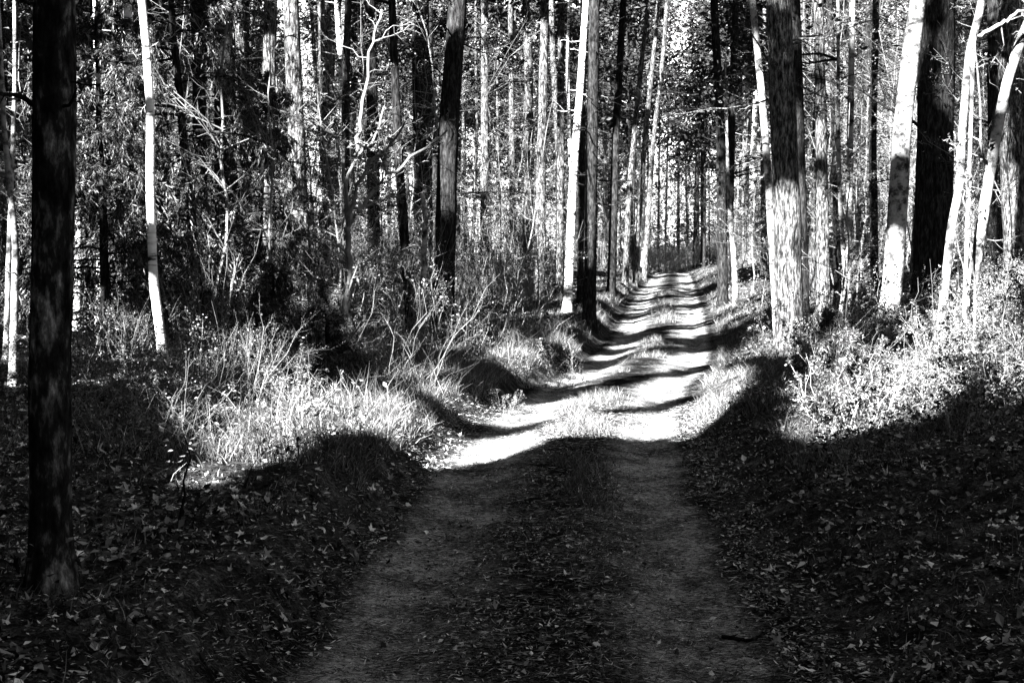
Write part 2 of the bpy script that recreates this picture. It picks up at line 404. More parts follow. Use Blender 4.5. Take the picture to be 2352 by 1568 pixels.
# ------------------------------------------------------------------ trees seen one by one
# kind, points along the trunk in the photograph from the foot up, widths, distance, lit spans, name, label, dead branches, height
def T(*a): return a
TREES = [
 T('mossy', [(120,1400),(114,900),(120,600),(124,300),(124,0)], 92, 94, 5.35, [], 'oak_tree', 'dark mossy trunk of the nearest tree, rising full height beside the leaf litter', 0, 15),
 T('birch', [(378,850),(368,760),(352,640),(345,430),(346,260),(338,130),(326,0)], 22, 18, 15.5, [(0,95),(130,200),(285,480),(660,790)], 'birch_tree', 'slim crooked white birch standing among spruce boughs, next after the dark nearest trunk', 3, 14),
 T('dark', [(522,760),(518,260),(512,0)], 54, 48, 21.5, [], 'pine_tree', 'thick black pine trunk rising behind the drooping spruce, dark all the way', 8, 20),
 T('dark', [(566,720),(566,290),(564,0)], 20, 17, 30, [], 'pine_tree', 'thin black pine trunk close beside the thick black one behind the spruce', 6, 20),
 T('pine', [(612,800),(614,400),(622,0)], 34, 30, 24, [(100,280),(360,440),(470,660)], 'pine_tree', 'pale sunlit pine trunk left of the tall one that is dark above and bright below', 9, 21),
 T('pine', [(702,750),(690,500),(676,200),(668,0)], 42, 36, 22, [(330,560),(640,730)], 'pine_tree', 'tall pine trunk black above and sunlit in its lower half', 6, 21),
 T('pine', [(750,700),(750,0)], 17, 15, 36, [(60,190)], 'pine_tree', 'narrow pine with one short bright patch, just past the half-dark tall pine', 7, 20),
 T('pine', [(792,700),(794,0)], 24, 21, 34, [(20,120),(150,270)], 'pine_tree', 'pine with a bright upper trunk behind the forking hazel', 7, 20),
 T('dark', [(860,700),(855,250),(850,0)], 30, 24, 28, [], 'pine_tree', 'dark pine trunk straight behind the forked hazel', 6, 20),
 T('dark', [(940,690),(930,560),(915,350),(905,120),(900,0)], 24, 17, 21, [], 'young_oak', 'dark slightly curved trunk leaning away from the snapped white stem', 5, 14),
 T('dark', [(1018,690),(1030,300),(1052,0)], 50, 42, 22, [(310,480)], 'pine_tree', 'broad dark pine just behind the snapped white stem, leaning slightly towards the track', 9, 20),
 T('dark', [(975,690),(965,0)], 44, 40, 30, [], 'pine_tree', 'broad dark pine seen above the snapped white stem', 8, 20),
 T('pine', [(1112,660),(1114,0)], 20, 16, 34, [(130,240),(280,420)], 'pine_tree', 'slim pine half lit, alone in the gap above the dark thicket', 9, 20),
 T('pine', [(1178,640),(1176,300),(1172,0)], 14, 11, 42, [(180,330)], 'pine_tree', 'very thin pale pine above the dark thicket', 8, 19),
 T('pine', [(1240,650),(1243,400),(1252,0)], 24, 18, 33, [(330,470),(500,640)], 'pine_tree', 'pine with a pale lower trunk at the far end of the dark thicket', 8, 20),
 T('pine', [(1285,650),(1290,0)], 20, 15, 37, [(560,650)], 'pine_tree', 'grey pine between the thicket and the white birch beside the track', 8, 20),
 T('birch', [(1306,650),(1318,380),(1333,200),(1346,0)], 21, 14, 29, [(0,200),(210,640)], 'birch_tree', 'bright straight white birch at the bend, left of the black pine by the track', 3, 18),
 T("dark", [(1334,668),(1337,300),(1340,0)], 18, 14, 31.8, [(420,540)], 'pine_tree', 'thin dark pine squeezed between the white birch and the black pine', 7, 19),
 T('dark', [(1354,690),(1358,400),(1366,0)], 30, 24, 26.5, [(540,600)], 'pine_tree', 'black pine at the track edge with one oval patch of sun low on its trunk', 14, 20),
 T('dark', [(1404,655),(1415,300),(1432,0)], 20, 15, 36, [(360,400)], 'pine_tree', 'black pine with long thin side branches, second beyond the oval sun patch', 22, 20),
 T('pine', [(1436,645),(1448,400),(1478,100),(1490,0)], 14, 10, 44, [(300,420),(450,600)], 'pine_tree', 'slender pine by the track leaning towards the sky gap, first of its row', 14, 19),
 T('pine', [(1458,640),(1478,350),(1504,100),(1512,0)], 13, 9, 50, [(380,560)], 'pine_tree', 'slender pine by the track leaning towards the sky gap, middle of its row', 14, 19),
 T('pine', [(1480,636),(1500,330),(1524,120),(1532,0)], 12, 9, 57, [(420,600)], 'pine_tree', 'slender pine by the track leaning towards the sky gap, last of its row', 12, 19),
 T('smooth', [(1786,775),(1776,600),(1764,400),(1750,220),(1738,100),(1728,0)], 19, 15, 19.6, [(210,290),(470,560),(610,770)], 'young_birch', 'thin grey stem growing tight against the big scaly pine', 3, 12),
 T('pine', [(1814,815),(1808,500),(1798,250),(1788,0)], 66, 56, 18.6, [(470,560),(600,810)], 'pine_tree', 'big scaly pine beside the track, black above and white with sun at its foot', 5, 21),
 T('dark', [(1848,770),(1838,400),(1826,0)], 26, 24, 22, [(600,700)], 'pine_tree', 'dark pine half hidden behind the big scaly pine', 5, 20),
 T('pine', [(1892,745),(1888,400),(1880,0)], 32, 22, 24, [(290,350),(430,730)], 'pine_tree', 'sunlit rough pine next behind the big scaly one', 6, 20),
 T('dark', [(1925,730),(1918,300),(1905,0)], 18, 15, 27, [], 'pine_tree', 'thin black pine between the sunlit rough pine and the crossed stems', 6, 20),
 T('smooth', [(1932,740),(1948,620),(1952,350),(1958,0)], 17, 13, 23, [(600,720)], 'young_oak', 'pale stem crossing another near its foot, behind the sunlit rough pine', 5, 12),
 T('smooth', [(1962,740),(1944,640),(1930,500),(1925,300)], 13, 9, 23.5, [(600,700)], 'young_oak', 'thin stem leaning across the pale crossed stem', 5, 10),
 T('dark', [(2010,720),(2004,300),(2012,0)], 20, 16, 26, [], 'pine_tree', 'slim black pine just before the white smooth beech', 6, 19),
 T('smooth', [(2032,775),(2050,650),(2062,480),(2072,300),(2090,140),(2108,0)], 49, 37, 16.5, [(85,345),(560,715)], 'beech_tree', 'smooth leaning beech lit white in two long patches before the huge black trunk', 0, 14),
 T('dark', [(2136,700),(2148,350),(2150,0)], 84, 80, 20, [], 'oak_tree', 'huge black trunk standing behind the white beech', 3, 20),
 T('smooth', [(2168,680),(2185,520),(2204,430),(2210,300),(2226,120),(2252,20),(2260,-40)], 20, 17, 14.5, [(20,130),(400,560),(600,660)], 'young_beech', 'slim forked young beech past the huge black trunk, pale in patches', 2, 9),
 T('smooth', [(2235,640),(2262,470),(2284,330),(2312,190),(2345,90),(2380,10)], 26, 22, 13.5, [(110,240),(420,540)], 'young_beech', 'leaning young beech with a bright stem, bent out over the leafy bank', 2, 8),
 T('pine', [(2335,560),(2325,300),(2318,0)], 60, 54, 22, [(430,560)], 'pine_tree', 'wide grey pine at the edge, behind the leaning young beech', 3, 20),
 T('dark', [(2290,600),(2286,0)], 40, 36, 25, [], 'pine_tree', 'dark trunk seen through the boughs of the leaning young beech', 4, 20),
 T('dark', [(205,780),(206,400),(215,0)], 16, 13, 24, [], 'young_oak', 'thin wavy dark stem between the nearest trunk and the white birch', 6, 13),
 T('birch', [(176,800),(180,560),(178,300)], 18, 12, 21, [(520,800)], 'birch_tree', 'short pale birch stem close behind the nearest trunk', 4, 9),
 T('birch', [(222,800),(228,640),(224,400)], 14, 10, 22, [(600,780)], 'birch_tree', 'thin pale birch stem between the nearest trunk and the spruce', 4, 9),
 T('smooth', [(30,900),(36,560),(10,300)], 20, 12, 13, [(480,880)], 'young_birch', 'pale stem at the picture edge, outside the nearest dark trunk', 5, 8),
 T('smooth', [(12,900),(20,600),(34,200)], 14, 9, 16, [(500,880)], 'young_birch', 'thinnest pale stem at the picture edge, outside the nearest dark trunk', 5, 9),
 T('dark', [(462,740),(458,200),(452,0)], 34, 30, 26, [], 'pine_tree', 'dark pine seen just left of the thick black trunk above the spruce', 7, 20),
 T('pine', [(300,720),(298,300),(296,0)], 30, 26, 32, [(20,110),(60,240)], 'pine_tree', 'blurred pale pine far behind the crooked white birch', 6, 20),
 T('dark', [(1660,660),(1655,300),(1640,0)], 24, 18, 34, [], 'pine_tree', 'black pine on the sunny side of the sky gap, beyond the track verge', 12, 20),
 T('dark', [(1672,640),(1680,300),(1690,0)], 20, 15, 40, [(560,620)], 'pine_tree', 'dark pine before the thin grey stem, further down the track', 10, 20),
 T('smooth', [(1690,700),(1686,600),(1672,420)], 15, 9, 31, [(560,690)], 'young_oak', 'short pale leaning stem on the grassy verge before the big scaly pine', 5, 6),
]

# sun gaps cut into the foliage: the track stripes, the verges and the bright patches (outlines on the ground or on an upright plane)
GROUND_LIT = [
 [(980,1080),(1105,1022),(1180,1000),(1260,985),(1330,950),(1430,958),(1500,955),(1600,930),(1670,895),(1665,950),(1600,975),(1500,1005),(1400,1002),(1300,1000),(1240,1010),(1170,1045),(1090,1065)],
 [(1140,978),(1200,942),(1330,914),(1450,893),(1560,872),(1645,850),(1645,885),(1600,906),(1480,922),(1370,938),(1280,957),(1200,975)],
 [(1310,866),(1400,846),(1480,818),(1560,817),(1640,808),(1640,832),(1560,845),(1450,858),(1400,868)],
 [(1340,886),(1400,868),(1440,866),(1380,886)],
 [(1395,799),(1450,790),(1510,776),(1510,786),(1430,800)],
 [(1390,684),(1440,697),(1500,691),(1560,683),(1625,679),(1625,692),(1550,699),(1480,708),(1430,706),(1385,694)],
 [(1520,728),(1580,710),(1700,696),(1700,714),(1590,724),(1540,736)],
 [(1440,664),(1530,660),(1620,652),(1620,657),(1530,666),(1440,670)],
 [(1470,648),(1600,640),(1600,645),(1470,654)],
 [(1520,752),(1640,738),(1640,745),(1530,760)],
 [(1530,772),(1650,756),(1650,760),(1540,777)],
 [(430,1110),(560,1062),(700,1014),(860,985),(960,952),(1130,950),(1165,925),(1100,902),(960,905),(860,915),(740,905),(640,960),(600,1005),(500,1055)],
 [(1240,845),(1330,850),(1350,810),(1260,820)],
 [(1370,690),(1400,660),(1360,655),(1340,680)],
 [(1640,720),(1760,690),(1740,640),(1640,670)],
 [(2040,930),(2110,800),(2200,730),(2340,640),(2352,700),(2260,800),(2200,870),(2100,940),(1900,1000),(1810,985),(1860,930)],
 [(2290,900),(2352,860),(2352,910),(2300,940)],
 [(1645,885),(1690,850),(1725,870),(1690,910),(1640,960),(1560,1012),(1590,985)],
]
PLANE_LIT = [(blob(225,600,62,50),13.5),(blob(640,780,60,60),13.2),(blob(575,740,60,60),13.2),(blob(430,893,55,22),10.5),(blob(790,700,50,70),14),
 (blob(460,330,70,60),15.5),(blob(290,740,45,25),13),(blob(840,700,60,80),13.5),(blob(470,420,60,60),15),(blob(680,900,60,40),11.5),
 (blob(974,550,16,95),18),(blob(60,230,60,200),17),(blob(1580,350,90,130),32),(blob(1690,200,90,150),24),(blob(1300,770,60,40),19),
 (blob(2200,500,40,120),14),(blob(2310,120,50,110),13.5),(blob(2120,800,110,90),13),(blob(2200,700,110,60),14),(blob(1960,880,120,35),13)]

for g in GROUND_LIT[11:]: gap_ground(g)
for g, Yd in PLANE_LIT: gap_plane(g, Yd)
for (x0, x1, y0, y1, Y0, Y1, n, s) in [(150,640,10,600,16.5,20,46,34), (0,70,0,800,15,20,16,24), (690,1240,0,370,24,36,26,30), (1880,2340,20,600,20,27,24,22), (1380,1760,150,560,30,60,26,22), (170,520,560,800,15,17,10,26), (1150,1300,300,620,28,36,8,16)]:
    for k in range(n):                                # flecks of sun in the boughs
        q = (rng.uniform(x0, x1), rng.uniform(y0, y1)); r_ = s * rng.uniform(.4, 1.2)
        gap_plane(blob(q[0], q[1], r_ * .8, r_ * rng.uniform(1, 2.2)), rng.uniform(Y0, Y1))
for Yd in (10.5, 12.2):
    gap_plane([(2040,930),(2110,800),(2190,700),(2300,600),(2340,640),(2290,760),(2200,880),(2100,950),(1900,1010),(1830,960)], Yd)
for g in [[(560,1078),(640,985),(672,985),(595,1072)], [(700,1032),(770,955),(806,950),(738,1022)], [(840,1003),(900,925),(940,925),(884,992)], [(470,1100),(520,1040),(540,1045),(492,1098)]]:
    gap_ground(g, False)                          # strips kept shaded like trunk shadows across the sunlit verge
for g, Yd in [*[([(380,640),(1060,660),(1100,868),(380,850)], q) for q in (12.5, 13.3, 14.2, 15.2, 16.4, 18)], ([(170,850),(560,850),(860,872),(1100,872),(1100,770),(170,740)],12), ([(170,850),(560,850),(860,865),(1100,865),(1100,770),(170,740)],13.5), ([(170,840),(1150,850),(1150,770),(170,720)],15), ([(170,830),(1150,840),(1150,740),(170,720)],17), ([(390,790),(560,790),(640,880),(600,950),(520,1020),(400,1060),(370,900)],12), ([(390,760),(560,790),(600,900),(400,960)],14), ([(1050,380),(1270,400),(1290,640),(1240,780),(1060,790)],19), ([(1050,380),(1270,400),(1290,640),(1240,700),(1060,700)],25), ([(1050,400),(1270,420),(1280,640),(1060,700)],22), ([(1050,420),(1260,440),(1270,620),(1060,660)],29), ([(1050,420),(1260,440),(1270,620),(1060,640)],34), ([(170,870),(420,900),(400,1080),(170,1080)],9.5),
              ([(930,640),(1040,640),(1040,880),(930,880)],18), ([(1120,60),(1260,60),(1240,330),(1120,330)],40), ([(640,300),(960,500),(960,720),(640,640)],19)]:
    gap_plane(g, Yd, False)
for t in TREES:                                   # dark trunks stay dark, except on their sunlit spans
    pts = np.array(t[1], float); Yd = t[4]
    yv = np.linspace(pts[0, 1], 0, 12); o = np.argsort(pts[:, 1])
    xv = np.interp(yv, pts[o, 1], pts[o, 0]); wv = np.interp(yv, [0, pts[0, 1]], [t[3], t[2]]) * .65
    set_gap([at(x - w_, y, Yd) for x, y, w_ in zip(xv, yv, wv)] + [at(x + w_, y, Yd) for x, y, w_ in zip(xv[::-1], yv[::-1], wv[::-1])], False)
for g, Yd in [(blob(600,765,50,40),13.3), (blob(796,700,18,75),14.2), (blob(430,890,45,16),10.5), (blob(870,740,30,60),12.8), (blob(1000,870,40,30),14)]: gap_plane(g, Yd)
_g0 = GAP.copy(); GAP[:] = False
for g in GROUND_LIT[:11]: gap_ground(g)
for t in TREES:
    pts = np.array(t[1], float); Yd = t[4]; o = np.argsort(pts[:, 1])
    for (a, b) in t[5]:
        yv = np.linspace(a, b, 8); xv = np.interp(yv, pts[o, 1], pts[o, 0]); wv = np.interp(yv, [0, pts[0, 1]], [t[3], t[2]]) * .75 + 6
        wv = wv * np.clip(np.sin(np.linspace(.25, math.pi - .25, 8)) * 1.6, .4, 1)
        set_gap([at(x - w_, y, Yd) for x, y, w_ in zip(xv, yv, wv)] + [at(x + w_, y, Yd) for x, y, w_ in zip(xv[::-1], yv[::-1], wv[::-1])], True)
KEY = GAP.copy(); GAP |= _g0
def nudge(x, y, H):                               # shift a shade tree sideways so that its bare trunk stays out of the main beams
    best = None
    for o in np.arange(-1.8, 1.81, .12):
        q = np.stack([x + ca * o + 0 * np.arange(90), y - sa * o + 0 * np.arange(90), np.linspace(0, H, 90)], -1)
        c = 0
        for r in (-.2, 0, .2):
            u, v = uv(q + UAX * r)
            i = np.clip(((u - U0) / RES).astype(int), 0, NU - 1); j = np.clip(((v - V0) / RES).astype(int), 0, NV - 1)
            c += KEY[j, i].sum()
        c = c + 2 * abs(o)
        if best is None or c < best[0]: best = (c, o)
    return x + ca * best[1], y - sa * best[1]
# widen by the half-size of a foliage card so that no card's edge reaches into a beam
GAPD = GAP.copy()
for k in range(1):
    G = GAPD.copy()
    G[1:] |= GAPD[:-1]; G[:-1] |= GAPD[1:]; G[:, 1:] |= GAPD[:, :-1]; G[:, :-1] |= GAPD[:, 1:]
    GAPD = G
COVER = np.zeros((NV, NU), np.int16)
def note_cover(C, size):
    u, v = uv(C); i = ((u - U0) / RES).astype(int); j = ((v - V0) / RES).astype(int)
    r = max(1, int(size * .3 / RES))
    for a in range(-r, r + 1):
        for b in range(-r, r + 1):
            ii, jj = i + a, j + b; k = (ii >= 0) & (ii < NU) & (jj >= 0) & (jj < NV)
            np.add.at(COVER, (jj[k], ii[k]), 1)

# ------------------------------------------------------------------ crowns
def pine_crown(top, hb, H, rad, n_limb=34, cards=15, size=.26):
    """limbs with flat needle clumps round the upper trunk; top(z) gives the trunk axis"""
    h = hb + (H - hb) * rng.uniform(0, 1, n_limb) ** .9
    az = rng.uniform(0, 2 * math.pi, n_limb)
    k = (h - hb) / (H - hb)
    L = rad * (1.0 - .75 * k) * rng.uniform(.55, 1.15, n_limb)
    Dv = np.stack([np.cos(az), np.sin(az), rng.normal(.12 + .35 * k, .12)], -1)
    P, Rr = shoots(top(h), Dv, L, .012 + .012 * L, 5, .18, .02)
    twP, twR = offshoots(P, Rr, 4, .38, 45, 3, .2, 0, .3, 1., .5)
    s = rng.uniform(.35, 1.05, (n_limb, 5))
    C = P[:, 0][:, None] + (P[:, -1] - P[:, 0])[:, None] * s[..., None]
    C = C.reshape(-1, 3) + rng.normal(size=(n_limb * 5, 3)) * np.array([.3, .3, .12])
    cr = rng.uniform(.25, .55, len(C))
    Q = (C[:, None] + rng.normal(size=(len(C), cards, 3)) * np.array([1, 1, .42]) * cr[:, None, None]).reshape(-1, 3)
    return P, Rr, twP, twR, Q

def needles_for(Q, size, asp=.5):
    ax = rdir(len(Q)); ax[:, 2] = ax[:, 2] * .6 + .15
    sz = size * rng.uniform(.6, 1.3, len(Q))
    V, Fq = leaves(Q, sz, sz * asp, ax)
    q = V.reshape(-1, 4, 3); keep = ~lit(Q)
    for a, b in ((0, 0), (1, 1), (2, 2), (3, 3), (0, 1), (1, 2), (2, 3), (3, 0)):
        keep &= ~lit((q[:, a] + q[:, b]) * .5)
    q = q[keep]  # needle cards inside the wanted sunbeams are left out
    return Q[keep], (q.reshape(-1, 3), np.arange(len(q) * 4).reshape(-1, 4))

def make_trunk(mb, P, Rr, sides, bump_, mat_i=0):
    V, Fq = tubes(P[None], Rr[None], sides, bump_); mb.add(V, Fq, mat_i)

def dead_branches(top, z0, z1, n, L, r):
    if n <= 0: return []
    h = rng.uniform(z0, z1, n); az = rng.uniform(0, 2 * math.pi, n)
    Dv = np.stack([np.cos(az), np.sin(az), rng.normal(.12, .22, n)], -1)
    P, Rr = shoots(top(h), Dv, L * rng.uniform(.4, 1.3, n), r * rng.uniform(.6, 1.2, n), 6, .25, -.04, .2)
    P2, R2 = offshoots(P, Rr, 5, .42, 50, 4, .3, 0, .25, 1, .6)
    P3, R3 = offshoots(P2, R2, 3, .45, 45, 3, .3, 0, .25, 1, .6)
    return [(P, Rr, 5), (P2, R2, 3), (P3, R3, 3)]

def axis_fn(P):
    z = P[:, 2]
    def f(h):
        h = np.asarray(h, float)
        return np.stack([np.interp(h, z, P[:, 0]), np.interp(h, z, P[:, 1]), h], -1)
    return f

def tree(kind, name, P, Rr, label, cat, group=None, ndead=5, crown=None, sides=14, bmp=.07, deadL=1.6, leafy=False, dead_z=None, lowb=None):
    base = P[0].copy(); base[2] = gz1(base[0], base[1])
    root = empty(name, base); tag(root, label, cat, group)
    Pl = P - base
    ax = axis_fn(P)
    mb = MB(); make_trunk(mb, Pl, Rr, sides, bmp)
    z0, z1 = dead_z or (base[2] + 1.6, min(P[-1, 2] * .7, 11))
    for (a, b, s) in dead_branches(ax, z0, z1, ndead, deadL, Rr[len(Rr) // 3] * .09 + .004):
        V, Fq = tubes(a - base, b, s); mb.add(V, Fq, 0)
    mb.obj('trunk', M[kind], root, True)
    if crown:
        hb, H, rad, nl, cards, size = crown
        p, r_, tp, tr, Q = pine_crown(ax, hb, H, rad, nl, cards, size)
        cb = MB()
        clear = lambda a_: ~np.any([lit(a_[:, i_] * (1 - f_) + a_[:, i_ + 1] * f_) for i_ in range(a_.shape[1] - 1) for f_ in (0, .5, 1)], axis=0)
        k1, k2 = clear(p), clear(tp)                # limbs crossing the gaps cut for the sun are dropped
        if k1.any(): V, Fq = tubes(p[k1] - base, r_[k1], 4); cb.add(V, Fq, 0)
        if k2.any(): V, Fq = tubes(tp[k2] - base, tr[k2], 3); cb.add(V, Fq, 0)
        Q, (V, Fq) = needles_for(Q, size)
        note_cover(Q, size)
        if len(Q): cb.add(V - base, Fq, 1)
        if lowb:                                   # sparse needle boughs lower down the trunk
            h = rng.uniform(base[2] + lowb[1], max(hb, base[2] + lowb[1] + 1), lowb[0]); az = rng.uniform(0, 2 * math.pi, lowb[0])
            p, r_ = shoots(ax(h), np.stack([np.cos(az), np.sin(az), rng.normal(.1, .25, lowb[0])], -1), rng.uniform(.5, 1.9, lowb[0]), .011, 6, .3, -.08)
            p2, r2 = offshoots(p, r_, 7, .4, 45, 4, .3, -.05, .25, 1, .55)
            for a_, b_ in ((p, r_), (p2, r2)):
                V, Fq = tubes(a_ - base, b_, 3); cb.add(V, Fq, 0)
            t = rng.uniform(.3, 1.05, (len(p2), 11))[..., None]
            q = (p2[:, :1] + (p2[:, -1:] - p2[:, :1]) * t).reshape(-1, 3) + rng.normal(size=(len(p2) * 11, 3)) * .05
            q, (V, Fq) = needles_for(q, .13 if not leafy else .05, .22 if not leafy else .6)
            if len(q): cb.add(V - base, Fq, 1)
        cb.obj('crown', [M['dark'], M['leaf'] if leafy else M['needle']], root)
    return root

CROWNED = {'pine': 2.6, 'dark': 2.8, 'birch': 1.8, 'smooth': 1.8, 'mossy': 2.4}
for (kind, pts, w0, w1, Yd, spans, name, label, ndead, H) in TREES:
    pts = np.array(pts, float)
    yv = np.concatenate([np.linspace(pts[0, 1], pts[-1, 1], 42)])
    o = np.argsort(pts[:, 1]); xv = np.interp(yv, pts[o, 1], pts[o, 0])
    kk = np.hanning(7); kk /= kk.sum(); xv = np.convolve(np.pad(xv, 3, mode='reflect', reflect_type='odd'), kk, 'valid')
    W = np.array([at(x, y, Yd) for x, y in zip(xv, yv)])
    rr = np.interp(yv, [pts[-1, 1], pts[0, 1]], [w1, w0]) * .5 / DS * Yd / F
    zg = gz1(W[0, 0], Yd)
    n0 = max(2, int(max(W[0, 2] - zg + .2, .05) / .15) + 1)
    if W[0, 2] > zg - .1:
        zz = np.linspace(zg - .2, W[0, 2], n0)[:-1]
        sl_ = (W[4] - W[0]) / max(W[4, 2] - W[0, 2], .01)
        low = W[0] + (zz - W[0, 2])[:, None] * sl_ * np.array([1, 1, 1])
        W = np.concatenate([low, W]); rr = np.concatenate([np.full(len(zz), rr[0]), rr])
    hgt = W[:, 2] - zg
    rr = rr * (1 + (.55 if kind == 'mossy' else .40) * np.exp(-np.maximum(hgt, 0) / (.11 if kind == 'mossy' else .16)))
    zt = max(W[-1, 2] + .8, H)
    zz = np.linspace(W[-1, 2], zt, 10)[1:]
    sl_ = (W[-1] - W[-6]) / max(W[-1, 2] - W[-6, 2], .01); sl_[:2] *= .35
    up = W[-1] + (zz - W[-1, 2])[:, None] * np.array([sl_[0], sl_[1], 1])
    rt = np.interp(zz, [W[-1, 2], zt], [rr[-1], rr[-1] * .25])
    P = np.concatenate([W, up]); Rr = np.concatenate([rr, rt])
    small = name.startswith('young') or name == 'birch_tree' and H < 10
    vis_top = at(0, 0, Yd)[2]
    hb = max(vis_top + .6, H * .5) if not small else max(zg + 2.5, vis_top * .8)
    if hb > H - 1: hb = H * .55
    cr = (hb, zt, CROWNED[kind] * (.55 if small else 1), 14 if small else 36, 10 if small else 24, .12 if small else .26)
    tree(kind, name, P, Rr, label, 'tree', None, ndead, cr, 28 if kind == 'mossy' else 16, .10 if kind == 'mossy' else .08 if kind in ('pine', 'dark') else .05,
         .7 if small or kind == 'birch' else 1.7, leafy=kind in ('birch', 'smooth'), dead_z=(zg + (.8 if small else 1.8), min(vis_top * 1.05, H * .8)),
         lowb=None if (small or kind == 'mossy' or kind == 'smooth' or Yd < 19) else (9 if kind != 'birch' else 4, 2.6))

near = next(o for o in scene.objects if o.name == 'oak_tree')
for pts, w0, w1 in [([(95, 240), (50, 222), (-10, 214)], 12, 8), ([(130, 250), (165, 235), (175, 200)], 9, 3), ([(100, 20), (60, 5), (20, -20)], 8, 5), ([(150, 180), (200, 196), (232, 192)], 5, 2), ([(100, 1180), (78, 1250), (60, 1290)], 3, 2)]:
    pa = np.array(pts, float); tt = np.linspace(0, 1, 9); t_ = np.linspace(0, 1, len(pa))
    W = np.array([at(np.interp(q, t_, pa[:, 0]), np.interp(q, t_, pa[:, 1]), 5.35 - .25 * q) for q in tt]); W[1:] += rng.normal(size=(8, 3)) * .004
    rr = np.linspace(w0, w1, 9) * .5 / DS * 6 / F
    mb = MB(); V, Fq = tubes(W[None] - np.array(near.location), rr[None], 6, .08); mb.add(V, Fq)
    P2, R2 = offshoots(W[None], rr[None], 4, .4, 50, 4, .3, 0, .3, 1, .5); V, Fq = tubes(P2 - np.array(near.location), R2, 3); mb.add(V, Fq)
    mb.obj('branch', M['dark'], near, True)

# ------------------------------------------------------------------ the crowded trunks behind, and the unseen trees added to shade the near track
placed = [(at(t[1][0][0], t[1][0][1], t[4])[0], t[4]) for t in TREES]
nfar = 0
tries = 0
while nfar < 205 and tries < 6000:
    tries += 1
    Yd = 26 + 92 * rng.uniform() ** 1.15
    x = rng.uniform(-.40 * Yd - 1, .40 * Yd + 1)
    d_ = x - float(xc(Yd))
    lim = 2.0 + .02 * Yd if Yd < 75 else .2
    if abs(d_) < lim: continue
    if any((x - a) ** 2 + (Yd - b) ** 2 < (1.0 + .004 * Yd) ** 2 for a, b in placed): continue
    if Yd > 40 and 645 < 512 + x / Yd * F < 700 and rng.uniform() < .7: continue
    if Yd < 34 and abs(x / Yd) > .33 and rng.uniform() < .5: continue
    placed.append((x, Yd)); nfar += 1
    zg = gz1(x, Yd); H = rng.uniform(15, 21); r0 = rng.uniform(.06, .15) * (1.15 if Yd > 60 else 1)
    kind = rng.choice(['pine', 'dark', 'birch'], p=[.5, .38, .12])
    z = np.linspace(-.2, H, 16)
    lean = rng.normal(0, .022, 2); ph = rng.uniform(0, 6)
    P = np.stack([x + lean[0] * z + .08 * np.sin(z * .5 + ph), Yd + lean[1] * z, zg + z], -1)
    Rr = r0 * (1 - .72 * (z.clip(0) / H) ** 1.1) * (1 + .4 * np.exp(-z.clip(0) / .2))
    hb = rng.uniform(.42, .6) * H
    lab = {'pine': 'slender pale pine trunk standing deep among the crowded trunks', 'dark': 'slender dark pine trunk standing deep among the crowded trunks',
           'birch': 'slender white birch standing deep among the crowded pine trunks'}[kind]
    tree(kind, 'birch_tree' if kind == 'birch' else 'pine_tree', P, Rr, lab, 'tree', {'pine': 'pale trunks deep in the forest', 'dark': 'dark trunks deep in the forest', 'birch': 'white birches deep in the forest'}[kind],
         int(rng.integers(10, 18)), (hb, H, rng.uniform(1.7, 2.7), 30, 19, .28), 8, .05, 1.5, lowb=(7, 2.2))

n_gap = 0
while n_gap < 46:                                   # the darkest rank at the far end
    Yd = rng.uniform(80, 110); x = Yd * rng.uniform(-.36, .36)
    if .08 < x / Yd < .15 or any((x - a) ** 2 + (Yd - b) ** 2 < 1.2 for a, b in placed): continue
    placed.append((x, Yd)); n_gap += 1
    zg = gz1(x, Yd); H = rng.uniform(12, 18); z = np.linspace(-.2, H, 14); lean = rng.normal(0, .02)
    P = np.stack([x + lean * z, Yd + 0 * z, zg + z], -1)
    Rr = rng.uniform(.08, .16) * (1 - .72 * (z.clip(0) / H)) * (1 + .4 * np.exp(-z.clip(0) / .2))
    tree('dark', 'pine_tree', P, Rr, 'far dark pine standing across the view where the track ends', 'tree', 'far pines where the track ends', 8,
         (.5 * H if n_gap < 7 else .3 * H, H, 2.2, 34, 18, .3), 7, .05, 1.6, lowb=(10, 1.5))

for k in range(17):                                 # thin pines either side of and behind the far end
    Yd = rng.uniform(62, 108); px_ = rng.uniform(646, 704); x = Yd * (px_ - 512) / F
    if Yd < 86 and abs(x - float(xc(Yd))) < 1.5: x = float(xc(Yd)) + rng.choice([-1, 1]) * rng.uniform(1.6, 2.4)
    zg = gz1(x, Yd); H = rng.uniform(13, 18); z = np.linspace(-.2, H, 14); lean = rng.normal(0, .02)
    P = np.stack([x + lean * z, Yd + 0 * z, zg + z], -1); Rr = rng.uniform(.05, .10) * (1 - .72 * (z.clip(0) / H)) * (1 + .4 * np.exp(-z.clip(0) / .2))
    tree('dark', 'pine_tree', P, Rr, 'thin dark pine rising before the sky gap where the track ends', 'tree', 'thin pines in front of the sky gap', 20,
         (rng.uniform(.4, .6) * H, H, 1.9, 26, 9, .26), 7, .05, 1.9, lowb=(12, 1.5))

